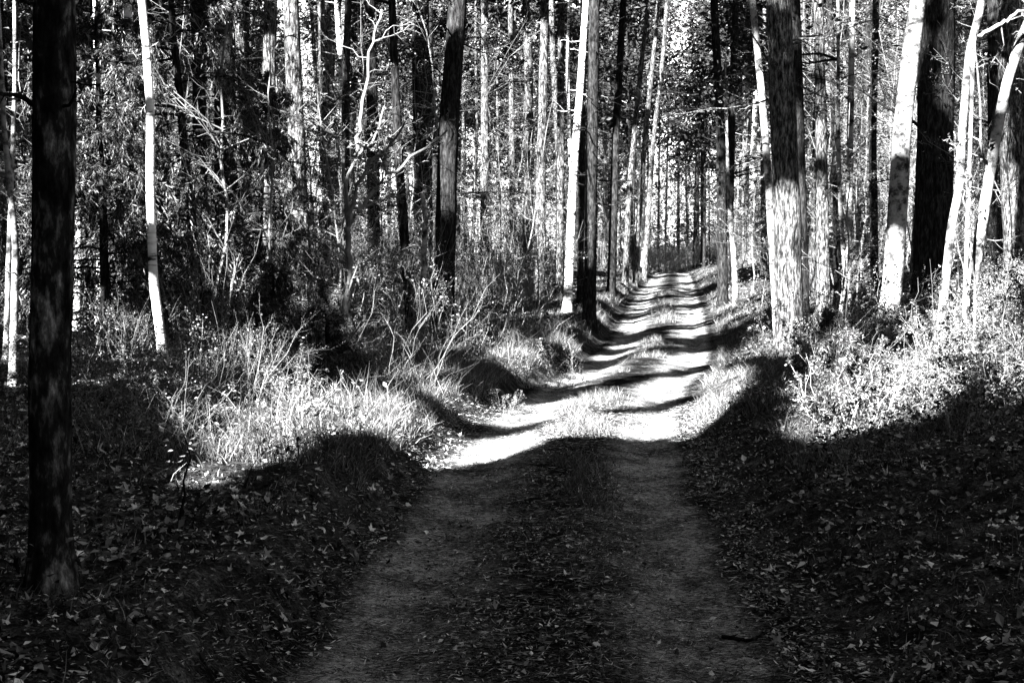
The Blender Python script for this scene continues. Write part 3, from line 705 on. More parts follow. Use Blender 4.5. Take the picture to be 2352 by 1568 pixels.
SHADE = []  # unseen spruces added to block sun and sky over the near track
for x, y in [(-6, -2), (-9.5, -8), (-4.5, -6), (-8, -11), (-15.8, -4.6), (-4, -12), (-11, -15), (-17, -14), (-7, -18), (-14, -21), (-20, -20),
             (-8.5, 3.5), (-12, 1.5), (-16, -2), (-11.5, 8), (-16, 6), (-21, 0), (-15, 13), (-20, 11), (-25, 6), (-1, -9), (1.8, -4.5), (3, -11), (-19, 18), (-24, 16), (10.5, 15), (13.5, 21), (-14, 24), (-18, 28), (-17, 34), (-21, 38), (-21, 46), (-26, 52), (-26, 33), (-31, 42), (-12, -27), (-3, -22), (-20, -28)]:
    SHADE.append((x + rng.uniform(-.5, .5), y + rng.uniform(-.5, .5)))
TALL = [(-2.5, 1), (-6, 8.2), (1, -2), (-7, 11), (6.6, 12), (-4.5, -3), (-8.5, 16), (-11, 22), (8.5, 18), (-14, 30)]  # unseen pines added to close holes in the cast shade
for i, (x, y) in enumerate(TALL):
    x, y = nudge(x, y, 24); zg = gz1(x, y); H = rng.uniform(21, 25); z = np.linspace(-.2, H, 14)
    P = np.stack([x + .05 * np.sin(z * .4 + i), y + 0 * z, zg + z], -1)
    Rr = .15 * (1 - .75 * (z.clip(0) / H)) * (1 + .4 * np.exp(-z.clip(0) / .2))
    tree('dark', 'pine_tree', P, Rr, 'tall dark pine added out of view to shade the near track, bare to high up its trunk', 'tree', 'unseen tall pines added to shade the near track', 0, (8.5, H, 3.6, 120, 24, .32), 8, .05)
for i, (x, y) in enumerate([(-12, -6), (-11, -9), (-10.5, -3), (-5, -3.2), (-2.5, -4.2), (2.2, -3), (-9.3, -9.4), (5, -1.5), (-13.5, -2), (-17, 2)]):  # more unseen pines, added to shade the higher parts of the trunks
    x, y = nudge(x, y, 29); zg = gz1(x, y); H = rng.uniform(28, 30); z = np.linspace(-.2, H, 14)
    P = np.stack([x + .05 * np.sin(z * .4 + i), y + 0 * z, zg + z], -1)
    Rr = .19 * (1 - .75 * (z.clip(0) / H)) * (1 + .4 * np.exp(-z.clip(0) / .2))
    tree('dark', 'pine_tree', P, Rr, 'tallest dark pine added out of view to shade the track, with a high dense crown', 'tree', 'unseen tallest pines added to shade the near track', 0, (12, H, 3.7, 130, 26, .32), 8, .05)
for i, (x, y) in enumerate(SHADE):
    x, y = nudge(x, y, 23); zg = gz1(x, y); H = rng.uniform(19, 25); r0 = rng.uniform(.12, .2)
    z = np.linspace(-.2, H, 14)
    P = np.stack([x + .05 * np.sin(z * .4 + i), y + 0 * z, zg + z], -1)
    Rr = r0 * (1 - .75 * (z.clip(0) / H)) * (1 + .4 * np.exp(-z.clip(0) / .2))
    tree('dark', 'added_shade_spruce', P, Rr, 'dense tall spruce added out of view beside the track to shade it', 'tree', 'unseen spruces added to shade the near track', 0,
         (3.2 if y < 4 else 4.5, H, 3.8, 140, 26, .34), 8, .05)

# ------------------------------------------------------------------ undergrowth: bushes, saplings, young spruces
def bush_parts(name, n, h, spread, leafn, leafs, twig='twig', leaf='thicket_leaf', lv=2, seed_r=.009, tw=5, flat=.3):
    root = empty(name, (0, 0, 0))
    az = rng.uniform(0, 2 * math.pi, n); rad = rng.uniform(0, spread * .25, n)
    P0 = np.stack([np.cos(az) * rad, np.sin(az) * rad, np.full(n, -.05)], -1)
    Dv = np.stack([np.cos(az) * rng.uniform(.05, spread, n) / h, np.sin(az) * rng.uniform(.05, spread, n) / h, np.ones(n)], -1)
    P, Rr = shoots(P0, Dv, h * rng.uniform(.55, 1.1, n), seed_r * rng.uniform(.6, 1.2, n), 7, .22, -.05)
    mb = MB(); V, Fq = tubes(P, Rr, 4); mb.add(V, Fq)
    P2, R2 = offshoots(P, Rr, tw, .42, 42, 4, .3, .05, .2, 1., .6)
    V, Fq = tubes(P2, R2, 3); mb.add(V, Fq)
    pool = [P2]
    if lv > 1:
        P3, R3 = offshoots(P2, R2, 4, .5, 42, 3, .3, .05, .2, 1, .6)
        V, Fq = tubes(P3, R3, 3); mb.add(V, Fq); pool.append(P3)
    mb.obj('stem', M[twig], root)
    if leafn:
        A = pool[-1]; k = rng.integers(0, len(A), leafn); j = rng.uniform(.15, 1.05, leafn)[:, None]
        C = A[k, 0] * (1 - j) + A[k, -1] * j + rng.normal(size=(leafn, 3)) * leafs * .5
        C = C[C[:, 2] > .02]
        sz = leafs * rng.uniform(.5, 1.3, len(C))
        lb = MB(); V, Fq = leaves(C, sz, sz * .55, None, flat); lb.add(V, Fq); lb.obj('foliage', M[leaf], root)
    return root

def sapling(h, nb, leafn, leafs, kind='twig', leaf='leaf', bl=.28, r=.022):
    root = empty('sapling', (0, 0, 0))
    P, Rr = shoots(np.zeros((1, 3)) - np.array([0, 0, .1]), np.array([[rng.normal(0, .06), rng.normal(0, .06), 1]]), h, r, 14, .12, 0, .2)
    mb = MB(); V, Fq = tubes(P, Rr, 6); mb.add(V, Fq)
    P2, R2 = offshoots(P, Rr, nb, bl, 58, 5, .25, .05, .22, 1, .5)
    P3, R3 = offshoots(P2, R2, 6, .42, 42, 4, .3, 0, .2, 1, .6)
    P4, R4 = offshoots(P3, R3, 2, .5, 42, 3, .3, 0, .2, 1, .6)
    for a, b in ((P2, R2), (P3, R3), (P4, R4)):
        V, Fq = tubes(a, b, 3); mb.add(V, Fq)
    mb.obj('stem', M[kind], root)
    A = np.concatenate([P4[:, [0, -1]], P3[:, [0, -1]]]); k = rng.integers(0, len(A), leafn); j = rng.uniform(.2, 1.05, leafn)[:, None]
    C = A[k, 0] * (1 - j) + A[k, -1] * j + rng.normal(size=(leafn, 3)) * leafs * .4
    sz = leafs * rng.uniform(.5, 1.3, len(C))
    lb = MB(); V, Fq = leaves(C, sz, sz * .6, None, .3); lb.add(V, Fq); lb.obj('foliage', M[leaf], root)
    return root

def young_spruce(h, rad, bare=.8, nb=64):
    root = empty('young_spruce', (0, 0, 0))
    P, Rr = shoots(np.array([[0, 0, -.1]]), np.array([[0, 0, 1.]]), h, .05 + h * .004, 12, .03, 0, .15)
    mb = MB(); V, Fq = tubes(P, Rr, 8); mb.add(V, Fq)
    hh = bare + (h - bare) * ((np.arange(nb) + .5) / nb) ** 1.1 * .985; az = rng.uniform(0, 2 * math.pi, nb)
    k = 1 - (hh - bare) / (h - bare)
    L = rad * (.10 + .90 * k ** .8) * rng.uniform(.6, 1.15, nb)
    Dv = np.stack([np.cos(az), np.sin(az), np.full(nb, .12)], -1)
    B, BR = shoots(np.stack([0 * hh, 0 * hh, hh], -1), Dv, L, .006 + .007 * L, 7, .10, -.28)
    V, Fq = tubes(B, BR, 4); mb.add(V, Fq)
    B2, BR2 = offshoots(B, BR, 9, .34, 50, 4, .15, -.25, .15, 1., .5)
    V, Fq = tubes(B2, BR2, 3); mb.add(V, Fq)
    mb.obj('trunk', M['dark'], root)
    B3, BR3 = offshoots(B2, BR2, 6, .75, 40, 4, .10, -1.1, .1, 1., .5)      # hanging sprays
    lb = MB()
    for A, m_ in ((B, 30), (B2, 14), (B3, 12)):
        n = len(A); t = rng.uniform(.12, 1, (n, m_)) * (A.shape[1] - 1); i = np.minimum(t.astype(int), A.shape[1] - 2); f = (t - i)[..., None]
        ii = np.arange(n)[:, None]
        C = A[ii, i] * (1 - f) + A[ii, i + 1] * f; tn = unit(A[ii, i + 1] - A[ii, i])
        axn = unit(tn * .9 + rng.normal(size=tn.shape) * .45 + np.array([0, 0, -.15]))
        sz = rng.uniform(.05, .11, n * m_) * min(1, .4 + h / 8)
        V, Fq = leaves(C.reshape(-1, 3) + axn.reshape(-1, 3) * .03, sz, sz * .15, axn.reshape(-1, 3)); lb.add(V, Fq)
    lb.obj('foliage', M['spruce'], root)
    return root

def hides(x, y):
    px = (512 + x / y * F) * DS
    return (y < 18.4 and 1735 < px < 1905) or (y < 16.3 and 1990 < px < 2105)
def put(proto, x, y, s, label, cat, group=None, first=[]):
    o = copy_tree(proto) if proto.name in first else proto
    first.append(proto.name)
    o.location = (x, y, gz1(x, y) - .02); o.rotation_euler = (rng.normal(0, .04), rng.normal(0, .04), rng.uniform(0, 6.28)); o.scale = (s, s, s * rng.uniform(.9, 1.1))
    tag(o, label, cat, group); return o

# the drooping spruces between the birch and the tall pines
for (xd, yd, Yd, h, rad, lab) in [
    (470, 790, 18.5, 7.5, 2.2, 'largest drooping young spruce, spreading behind the crooked white birch'),
    (250, 820, 17.3, 5.2, 1.6, 'young spruce with a bright sunlit bough between the nearest trunk and the birch'),
    (205, 815, 19.5, 4.2, 1.3, 'mid sized dark spruce behind the pale birch stems next to the nearest trunk'),
    (575, 790, 19.2, 3.6, 1.3, 'dark spruce at the foot of the thick black trunk'),
    (630, 830, 13.8, 1.25, .75, 'small sunlit spruce standing low at the foot of the pale pine'),
    (760, 850, 12.8, 1.2, .5, 'dark little spruce bent over beside the forked hazel foot'),
    (50, 800, 25, 7, 1.7, 'tall young spruce at the picture edge behind the nearest trunk'),
    (1930, 960, 11.5, .8, .5, 'tiny spruce seedling on the leafy bank in front of the beech')]:
    b = at(xd, yd, Yd); sp = young_spruce(h, rad, .5 if h > 3 else .15, 70 if h > 3 else 34)
    put(sp, b[0], Yd, 1, lab, 'spruce')

# the forked hazel: stem, forks and twigs
def forked(name, kind, polys, Yd, label, cat, twn=6, leafn=500, leafs=.05, lf=.35):
    b = at(*polys[0][0][0], Yd); b[2] = gz1(b[0], Yd)
    root = empty(name, b); tag(root, label, cat)
    allP, allR = [], []
    for i, (pts, w0, w1, dy) in enumerate(polys):
        pts = np.array(pts, float); t = np.linspace(0, 1, len(pts)); tt = np.linspace(0, 1, 16)
        W = np.array([at(np.interp(q, t, pts[:, 0]), np.interp(q, t, pts[:, 1]), Yd + dy * q) for q in tt])
        if i == 0: W[0, 2] = min(W[0, 2], b[2] - .1)
        W[1:] += rng.normal(size=(15, 3)) * .012
        rr = np.interp(tt, [0, 1], [w0, w1]) * .42 / DS * Yd / F
        mb = MB(); V, Fq = tubes(W[None] - b, rr[None], 8, .05); mb.add(V, Fq)
        P2, R2 = offshoots(W[None], rr[None], twn, lf, 48, 6, .35, .05, .3, 1., .5)
        P3, R3 = offshoots(P2, R2, 4, .5, 45, 4, .35, .03, .2, 1, .6)
        P4, R4 = offshoots(P3, R3, 3, .5, 45, 3, .35, .03, .2, 1, .6)
        R2, R3, R4 = np.minimum(R2, .012), np.minimum(R3, .006), np.minimum(R4, .0035)
        for a_, r_ in ((P2, R2), (P3, R3), (P4, R4)):
            V, Fq = tubes(a_ - b, np.maximum(r_, .0018), 4); mb.add(V, Fq)
        mb.obj('trunk' if i == 0 else 'branch', M[kind], root, True)
        allP.append(P4[:, [0, -1]])
    A = np.concatenate(allP); k = rng.integers(0, len(A), leafn); j = rng.uniform(.3, 1.1, leafn)[:, None]
    C = A[k, 0] * (1 - j) + A[k, 1] * j
    sz = leafs * rng.uniform(.5, 1.3, leafn); lb = MB(); V, Fq = leaves(C, sz, sz * .6, None, .3); lb.add(V - b, Fq); lb.obj('foliage', M['leaf'], root)
    return root

forked('hazel', 'twig', [
    ([(788, 850), (794, 740), (800, 620), (800, 520)], 20, 15, 0),
    ([(800, 520), (812, 450), (845, 380), (900, 330), (935, 270)], 13, 5, -.6),
    ([(800, 520), (795, 420), (815, 360), (860, 320), (880, 250)], 12, 5, .4),
    ([(800, 520), (850, 450), (900, 395), (965, 345), (1030, 300)], 13, 5, .3),
    ([(798, 460), (790, 380), (770, 310), (720, 280)], 9, 4, -.4),
    ([(800, 480), (850, 470), (900, 450), (960, 445)], 7, 3, .2),
    ([(815, 360), (830, 260), (850, 120), (880, 20)], 10, 6, .8)], 14.5,
    'forked pale hazel with spreading bare boughs in front of the dark pines', 'hazel', 7, 700, .045)
forked('dead_birch', 'smooth', [
    ([(972, 690), (975, 600), (974, 520), (972, 445)], 17, 12, 0),
    ([(974, 545), (980, 520), (988, 516), (992, 560), (988, 650), (970, 750), (962, 800)], 6, 3, .1)], 18,
    'snapped white stem with a thin hooked branch hanging down its side', 'dead tree', 2, 10, .03, .2)

# boughs on the leaning young beeches
forked('young_beech', 'smooth', [
    ([(2242, 660), (2228, 560), (2222, 480), (2230, 380)], 8, 5, 0),
    ([(2222, 480), (2200, 380), (2195, 300)], 4, 2, .1),
    ([(2230, 470), (2260, 400), (2262, 330)], 4, 2, -.1)], 12.5, 'thin upright shoot with unfolding leaves between the two forked young beeches', 'sapling', 3, 60, .06, .3)
forked('dead_bough', 'smooth', [
    ([(2225, 90), (2290, 60), (2330, 35), (2380, 10)], 11, 8, 0)], 13.2, 'pale bough crossing between the two young beeches', 'bough', 4, 60, .05, .3)

thk = [bush_parts('thicket_bush', 18, 2.0, 1.1, 2200, .03, tw=7), bush_parts('thicket_bush', 14, 1.6, 1.2, 1800, .03, tw=7), bush_parts('thicket_bush', 20, 2.5, 1.0, 2600, .03, tw=7), bush_parts('thicket_bush', 11, 1.2, .9, 1200, .034, tw=7)]
lfy = [bush_parts('leafy_shrub', 14, .8, .8, 2400, .028, 'pale_twig', 'leaf', 2, .005, 7), bush_parts('leafy_shrub', 11, .6, .7, 1600, .026, 'pale_twig', 'leaf', 2, .004, 7), bush_parts('leafy_shrub', 13, 1.0, .7, 1500, .032, 'pale_twig', 'leaf', 2, .005, 6)]
bare = [bush_parts('bare_shrub', 7, 1.5, .9, 60, .03, 'twig', 'leaf', 2, .006, 4), bush_parts('bare_shrub', 6, 1.2, .7, 80, .035, 'twig', 'leaf', 2, .005, 4)]
sap = [sapling(5.5, 30, 2400, .042), sapling(7.5, 40, 3600, .042), sapling(4.0, 24, 1500, .042), sapling(6.5, 36, 3000, .04), sapling(3.0, 18, 900, .045), sapling(9.0, 44, 4200, .045)]

twg = [sapling(5.0, 34, 160, .035, 'twig', 'leaf', .3, .02), sapling(7.0, 44, 220, .035, 'twig', 'leaf', .28, .026), sapling(3.6, 26, 90, .035, 'twig', 'leaf', .34, .015)]
def scatter(n, region, sep, f):
    pts = []; t = 0
    while len(pts) < n and t < n * 60:
        t += 1; p = region()
        if p is None or hides(*p) or any((p[0] - q[0]) ** 2 + (p[1] - q[1]) ** 2 < sep * sep for q in pts): continue
        pts.append(p); f(len(pts), *p)

def reg_left(y0, y1, d0, d1, pw=1.0):
    def r():
        y = y0 + (y1 - y0) * rng.uniform() ** pw; x = float(xc(y)) - rng.uniform(d0, d1)
        return (x, y) if abs(x) < .38 * y + 1 else None
    return r
def reg_right(y0, y1, d0, d1, pw=1.0):
    def r():
        y = y0 + (y1 - y0) * rng.uniform() ** pw; x = float(xc(y)) + rng.uniform(d0, d1)
        return (x, y) if abs(x) < .38 * y + 1 else None
    return r

pick = lambda a: a[int(rng.integers(len(a)))]
scatter(95, reg_left(16, 46, 2.2, 15, 1.3), .6, lambda i, x, y: put(pick(thk), x, y, rng.uniform(.7, 1.25), 'twiggy bush with tiny leaves in the dark thicket along the track', 'bush', 'bushes of the dark thicket'))
scatter(45, reg_right(19, 60, 2.6, 22), .9, lambda i, x, y: put(pick(thk), x, y, rng.uniform(.7, 1.2), 'twiggy bush with tiny leaves under the pines beyond the bank', 'bush', 'bushes under the pines beyond the bank'))
scatter(60, reg_left(46, 100, 2.4, 40), 1.0, lambda i, x, y: put(pick(thk), x, y, rng.uniform(.9, 1.6), 'far twiggy bush filling the forest between the distant trunks', 'bush', 'far bushes between the trunks'))
scatter(40, lambda: (lambda y: (y * rng.uniform(.07, .18), y))(rng.uniform(78, 100)), .7, lambda i, x, y: put(pick(thk), x, y, rng.uniform(1.0, 1.5), 'bush closing off the far end of the track', 'bush', 'bushes at the far end of the track'))
scatter(55, reg_right(8.5, 19, 1.75, 6.5), .42, lambda i, x, y: put(pick(lfy), x, y, rng.uniform(.6, 1.1), 'low leafy shrub on the bank below the beech', 'shrub', 'leafy shrubs on the bank'))
scatter(26, reg_left(9, 16, 1.9, 7), .6, lambda i, x, y: put(pick(lfy), x, y, rng.uniform(.5, .9), 'low leafy shrub on the verge before the spruces', 'shrub', 'leafy shrubs on the grassy verge'))
for (xd, yd, Yd, s, lab) in [(770, 900, 12.5, 1.0, 'bare shrub of long upright shoots at the hazel foot'), (870, 880, 12.8, 1.1, 'bare shrub of arching shoots past the hazel'), (650, 960, 10.6, .7, 'bare broken twigs standing in the sunlit grass'),
                             (360, 1050, 9.0, .6, 'small forked dead seedling at the edge of the leaf litter'), (960, 860, 14, .9, 'leaning bare shoots near the grassy verge bend'), (2120, 720, 13.5, 1.0, 'budding shrub of thin shoots just past the beech foot'),
                             (1920, 900, 12.5, .7, 'thin budding shoots on the bank in front of the big scaly pine'), (2220, 1080, 8.5, .5, 'small dark forked seedling low on the shaded bank')]:
    b = at(xd, yd, Yd); put(pick(bare), b[0], Yd, s, lab, 'shrub')
for (xd, yd, Yd, s, lab) in [(1310, 840, 18, .7, 'leafy plant with bright top leaves at the grassy track edge'), (1215, 850, 17.6, .6, 'small leafy plant next before the bright topped one at the track edge'), (1075, 800, 18.5, .9, 'tall thin leafy shoot alone before the dark thicket'), (1160, 920, 15, .4, 'little leafy seedling at the end of the sunlit verge')]:
    b = at(xd, yd, Yd); put(pick(lfy), b[0], Yd, s, lab, 'plant')
scatter(80, reg_left(23, 75, 2.3, 26, 1.1), 1.1, lambda i, x, y: put(pick(sap), x, y, rng.uniform(.7, 1.25), 'thin sapling in young leaf among the pines behind the thicket', 'sapling', 'saplings behind the thicket'))
scatter(75, reg_right(19, 70, 1.9, 20, 1.2), 1.0, lambda i, x, y: put(pick(sap), x, y, rng.uniform(.7, 1.2), 'thin sapling in young leaf among the pines beyond the bank', 'sapling', 'saplings beyond the bank'))
scatter(16, reg_left(11, 16, 2.3, 6.5), .5, lambda i, x, y: put(pick(thk), x, y, rng.uniform(.3, .55), 'low dark twiggy bush on the verge before the spruces', 'bush', 'low bushes on the verge'))
scatter(60, reg_left(15.5, 50, 2.2, 17, 1.1), .8, lambda i, x, y: put(pick(twg), x, y, rng.uniform(.7, 1.2), 'nearly bare twiggy sapling tangled among the trunks behind the thicket', 'sapling', 'bare saplings behind the thicket'))
scatter(45, reg_right(19, 50, 2.0, 15, 1.1), .8, lambda i, x, y: put(pick(twg), x, y, rng.uniform(.7, 1.2), 'nearly bare twiggy sapling tangled among the trunks beyond the bank', 'sapling', 'bare saplings beyond the bank'))
scatter(75, lambda: (lambda y: (y * rng.uniform(.055, .19), y))(rng.uniform(80, 112)), .8, lambda i, x, y: put(pick(sap), x, y, rng.uniform(.6, 1.25), 'sapling closing the view at the far end of the track', 'sapling', 'saplings at the far end of the track'))

# ------------------------------------------------------------------ grass, low plants, dead leaves
def on_ground(x, y): return np.stack([x, y, gz(x, y, True)], -1)
def blades(n, yfn, dfn, L, W, mb, thr=.0, fr=1.6):
    y = yfn(n); d = dfn(n); x = xc(y) + d
    k = (np.abs(x) < .39 * y + .8) & (fbm(x * fr, y * fr, 3) > thr)
    P = on_ground(x[k], y[k]); N = len(P)
    D_ = unit(np.stack([rng.normal(0, .3, N), rng.normal(0, .3, N), np.ones(N)], -1))
    V, Fq = strands(P - np.array([0, 0, .01]), D_, L * rng.uniform(.4, 1.2, N), W * rng.uniform(.6, 1.2, N)); mb.add(V, Fq)
U = rng.uniform
gb = MB()
blades(26000, lambda n: 9 * (45 / 9) ** U(0, 1, n), lambda n: rng.normal(0, .17, n), .15, .006, gb, .47, .9)
blades(9000, lambda n: U(4, 12, n), lambda n: rng.normal(0, .25, n), .07, .005, gb, .5)
blades(70000, lambda n: 8.5 * (26 / 8.5) ** U(0, 1, n), lambda n: -1.2 - np.abs(rng.normal(0, 1.1, n)), .16, .006, gb, .51, 3.2)
blades(9000, lambda n: 8.5 * (26 / 8.5) ** U(0, 1, n), lambda n: -1.3 - np.abs(rng.normal(0, 1.6, n)), .45, .006, gb, .45, 2.5)
blades(40000, lambda n: 14 * (75 / 14) ** U(0, 1, n), lambda n: -1.15 - np.abs(rng.normal(0, .8, n)), .16, .008, gb, .49, 2.6)
blades(50000, lambda n: 12 * (75 / 12) ** U(0, 1, n), lambda n: 1.12 + np.abs(rng.normal(0, .9, n)), .16, .008, gb, .48, 2.6)
blades(45000, lambda n: 9 * (17 / 9) ** U(0, 1, n), lambda n: 1.6 + U(0, 1, n) * 4.5, .2, .005, gb, .47, 2.2)
blades(14000, lambda n: 4 * (10 / 4.) ** U(0, 1, n), lambda n: np.where(U(0, 1, n) < .5, -1.3 - U(0, 3, n), 1.3 + U(0, 3, n)), .12, .005, gb, .5)
tag(gb.obj('grass', M['grass']), 'thin grass growing along the track and on its verges', 'grass', kind='stuff')

def cover(n, yfn, dfn, h, s, mb, thr=.42, flat=1.2, asp=.6):
    y = yfn(n); d = dfn(n); x = xc(y) + d
    k = (np.abs(x) < .39 * y + .8) & (fbm(x * .9 + 3, y * .9, 3) > thr)
    P = on_ground(x[k], y[k]); N = len(P)
    P[:, 2] += h * U(0, 1, N) ** 1.3 * (.4 + fbm(x[k] * 1.3, y[k] * 1.3, 2))
    sz = s * U(.5, 1.3, N); V, Fq = leaves(P, sz, sz * asp, None, flat); mb.add(V, Fq)
cb = MB()
cover(60000, lambda n: 4.5 * (22 / 4.5) ** U(0, 1, n), lambda n: 1.35 + U(0, 1, n) ** .8 * 6.5, .28, .045, cb)
cover(50000, lambda n: 5 * (24 / 5) ** U(0, 1, n), lambda n: -1.4 - U(0, 1, n) ** .8 * 8, .22, .045, cb)
cover(60000, lambda n: 18 * (90 / 18) ** U(0, 1, n), lambda n: -1.5 - U(0, 1, n) * 22, .5, .07, cb)
cover(50000, lambda n: 18 * (90 / 18) ** U(0, 1, n), lambda n: 1.5 + U(0, 1, n) * 22, .5, .07, cb)
tag(cb.obj('undergrowth', M['cover']), 'low leafy undergrowth covering the forest floor', 'undergrowth', kind='stuff')

lb = MB()
def litter(n, yfn, dfn, s, thr=.45, fr=1.3, lift=.02):
    y = yfn(n); d = dfn(n); x = xc(y) + d
    k = (np.abs(x) < .39 * y + .8) & (fbm(x * fr + 31, y * fr, 3) > thr)
    P = on_ground(x[k], y[k]); N = len(P); P[:, 2] += lift * U(.2, 1.2, N)
    sz = s * np.minimum(np.exp(rng.normal(-.4, .42, N)), 1.5); V, Fq = leaves(P, sz, sz * U(.25, .75, N), None, 1.8, .22); lb.add(V, Fq)
litter(60000, lambda n: 3.8 * (15 / 3.8) ** U(0, 1, n), lambda n: -.95 - U(0, 1, n) ** .8 * 5, .03, .22)
litter(14000, lambda n: 3.8 * (12 / 3.8) ** U(0, 1, n), lambda n: -.85 - U(0, 1, n) ** .8 * 5, .05, .42)
litter(40000, lambda n: 3.8 * (15 / 3.8) ** U(0, 1, n), lambda n: 1.0 + U(0, 1, n) ** 1.3 * 4, .028, .26)
litter(9000, lambda n: 3.8 * (12 / 3.8) ** U(0, 1, n), lambda n: .95 + U(0, 1, n) ** 1.3 * 4, .045, .42)
litter(2600, lambda n: 4 * (12 / 4.) ** U(0, 1, n), lambda n: U(-1.2, 1.2, n), .05, .5, 1.0, .012)
litter(9000, lambda n: 3.8 * (11 / 3.8) ** U(0, 1, n), lambda n: rng.normal(0, .35, n), .03, .45, 2.0, .012)
litter(14000, lambda n: 4 * (16 / 4.) ** U(0, 1, n), lambda n: U(-1.15, 1.15, n), .022, .3, 2.0, .01)
def lobed(n, d0, d1, s, thr):
    y = 3.9 * (13 / 3.9) ** U(0, 1, n); d = U(d0, d1, n); x = xc(y) + d
    k = (np.abs(x) < .39 * y + .8) & (fbm(x * 1.3 + 31, y * 1.3, 3) > thr); n = int(k.sum())
    P = on_ground(x[k], y[k]); P[:, 2] += U(.008, .03, n)
    nm = unit(rng.normal(size=(n, 3)) * .45 + np.array([0, 0, 1])); a = unit(np.cross(nm, rdir(n))); b = np.cross(nm, a)
    sz = s * U(.5, 1.25, n)[:, None]; curl = rng.normal(.4, .8, (n, 1)); fold = rng.normal(0, .9, (n, 1))
    def pt(th, r):
        r = r * U(.75, 1.15, (n, 1)); c, q = math.cos(th) * r, math.sin(th) * r
        return P + sz * (a * c + b * q + nm * (curl * r * r * .8 + fold * np.abs(q)))
    tips = [pt(th, r) for th, r in ((0, 1), (1.05, .85), (2.2, .55), (-2.2, .55), (-1.05, .85))]
    nots = [pt(th, r) for th, r in ((.5, .42), (1.65, .36), (3.14, .25), (-1.65, .36), (-.5, .42))]
    V = np.stack([P] + tips + nots, 1)
    f = np.array([[0, 10, 1, 6], [0, 6, 2, 7], [0, 7, 3, 8], [0, 8, 4, 9], [0, 9, 5, 10]])
    lb.add(V.reshape(-1, 3), (np.arange(n)[:, None, None] * 11 + f[None]).reshape(-1, 4))
lobed(3600, -5.5, -1.0, .04, .36); lobed(1800, 1.0, 4.5, .038, .38); lobed(160, -1.1, 1.1, .03, .4); lobed(50, -4.5, -.9, .055, .3); lobed(40, 1.0, 4, .055, .3)
def slivers(n, d0, d1):
    y = 3.8 * (16 / 3.8) ** U(0, 1, n); x = xc(y) + U(d0, d1, n); k = np.abs(x) < .39 * y + .8
    P = on_ground(x[k], y[k]); P[:, 2] += U(.006, .016, k.sum()); a = rdir(k.sum()); a[:, 2] *= .12
    V, Fq = leaves(P, U(.02, .07, k.sum()), U(.0015, .004, k.sum()), a); lb.add(V, Fq)
slivers(60000, -1.3, 1.3)
tag(lb.obj('leaf_litter', M['litter']), 'dead leaves scattered over the forest floor and track edges', 'leaf litter', kind='stuff')

# single things lying about
def stick(pts, Yd, w0, w1, name, label, cat, kind='twig', tw=3):
    b = ground_hit(*pts[0]) if Yd is None else at(*pts[0], Yd)
    t = np.linspace(0, 1, len(pts)); tt = np.linspace(0, 1, 14); pa = np.array(pts, float)
    if Yd is None:
        W = np.array([ground_hit(np.interp(q, t, pa[:, 0]), np.interp(q, t, pa[:, 1])) for q in tt]); W[:, 2] += .02
    else: W = np.array([at(np.interp(q, t, pa[:, 0]), np.interp(q, t, pa[:, 1]), Yd) for q in tt])
    rr = np.linspace(w0, w1, 14) * .5
    root = W[0].copy()
    mb = MB(); V, Fq = tubes(W[None] - root, rr[None], 7, .1); mb.add(V, Fq)
    if tw:
        P2, R2 = offshoots(W[None], rr[None], tw, .3, 40, 5, .3, .1, .3, 1, .5, up=.3); V, Fq = tubes(P2 - root, R2, 3); mb.add(V, Fq)
    o = mb.obj(name, M[kind], None, True); o.location = root; tag(o, label, cat); return o
stick([(240, 1265), (420, 1215), (560, 1140), (640, 1105)], None, .045, .02, 'fallen_branch', 'long dark fallen branch lying across the leaf litter', 'branch', 'dark')
stick([(600, 990), (680, 945), (760, 905)], 11, .06, .03, 'fallen_branch', 'pale fallen bough propped in the sunlit grass of the verge', 'branch', 'pale_twig', 6)
stick([(2160, 860), (2280, 905), (2360, 960)], 10.5, .02, .03, 'fallen_branch', 'crooked pale branch sticking out of the shaded bank', 'branch', 'pale_twig')
stick([(1900, 780), (2060, 850), (2240, 930)], 11.5, .014, .008, 'fallen_branch', 'thin dark bough slanting across the sunlit bank', 'branch', 'dark', 5)
stick([(1660, 1470), (1720, 1480), (1760, 1462)], None, .02, .01, 'fallen_branch', 'short dark stick lying flat on the wheel rut', 'branch', 'dark', 1)

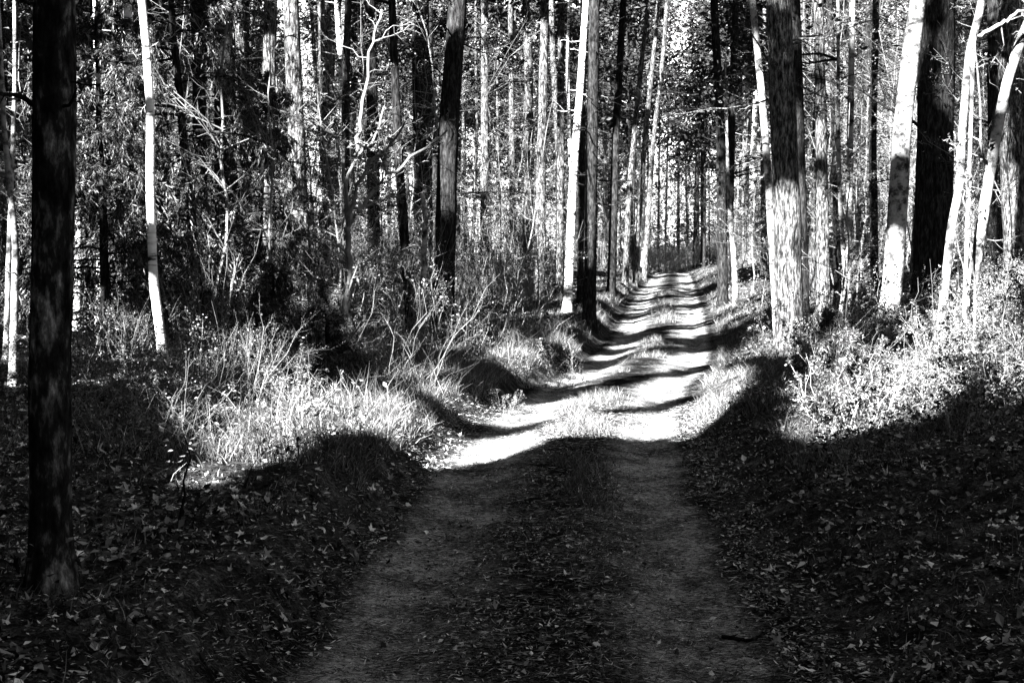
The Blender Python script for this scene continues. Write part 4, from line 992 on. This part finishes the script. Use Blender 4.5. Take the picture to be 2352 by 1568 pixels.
# white flowers on the shaded bank
fl = [(2320, 1240), (2340, 1252), (2298, 1262), (2280, 1275), (2352, 1240), (2260, 1300), (2325, 1270), (2345, 1285), (2190, 1350), (2310, 1255), (540, 1180), (560, 1200), (600, 1215), (520, 1195), (500, 1130)]
proto = None
for i, (xd, yd) in enumerate(fl):
    h = ground_hit(xd, yd)
    if proto is None:
        proto = empty('wildflower', h)
        mb = MB(); P, Rr = shoots(np.zeros((1, 3)), np.array([[.1, 0, 1.]]), .12, .0018, 4, .1); V, Fq = tubes(P, Rr, 3); mb.add(V, Fq); mb.obj('stem', M['twig'], proto)
        a = np.arange(6) * math.pi / 3; axp = np.stack([np.cos(a), np.sin(a), np.full(6, .45)], -1)
        mb = MB(); V, Fq = leaves(P[0, -1] + unit(axp) * .012, np.full(6, .026), np.full(6, .018), axp); mb.add(V, Fq); mb.obj('blossom', M['petal'], proto)
        o = proto
    else:
        o = copy_tree(proto)
    o.location = h; o.rotation_euler = (rng.normal(.2, .2), rng.normal(0, .2), U(0, 6.28))
    right = xd > 1000
    tag(o, 'small white flower on the shaded bank' if right else 'small white flower among the leaf litter before the spruces', 'flower', 'white flowers on the shaded bank' if right else 'white flowers in the leaf litter')

fb = MB()                                        # the wood beyond the last trunks reads as one mass
n = 110000; y = U(108, 140, n); x = y * U(-.42, .42, n); h = 13 * U(0, 1, n) ** 1.5
px_ = 512 + x / y * F
kk = fbm(x * .35, h * .5 + y * .3, 4) > .47 + .009 * h + np.where((px_ > 645) & (px_ < 700), .05 * np.maximum(h - 8, 0), 0)
P = np.stack([x, y, gz(x, y) + h], -1)[kk]; sz = U(.15, .4, len(P))
V, Fq = leaves(P, sz, sz * .6); fb.add(V, Fq)
n = 90000; az = U(R(27), 2 * math.pi - R(27), n); rr_ = U(33, 46, n)  # unseen ring of foliage round the camera, added to block low sky light
x = rr_ * np.sin(az); y = rr_ * np.cos(az); P = np.stack([x, y, gz(x, y) + 9 * U(0, 1, n)], -1); sz = U(.35, .8, n)
V, Fq = leaves(P, sz, sz * .6); fb.add(V, Fq)
tag(fb.obj('far_woods_and_shade_ring', M['cover']), 'far leafy woods closing the view behind the last trunks, with an added unseen shade ring', 'woods', kind='stuff')

k = ~GAP & (GV > -1) & (GV < 9) & (GU > -18) & (GU < 6)
print('canopy cover where shade is wanted', round(float((COVER[k] > 0).mean()), 3), 'gap share', round(float(GAP[(GV > 8) & (GV < 30) & (GU > -50) & (GU < 10)].mean()), 3))
print('polys', sum(len(m.polygons) for m in bpy.data.meshes))
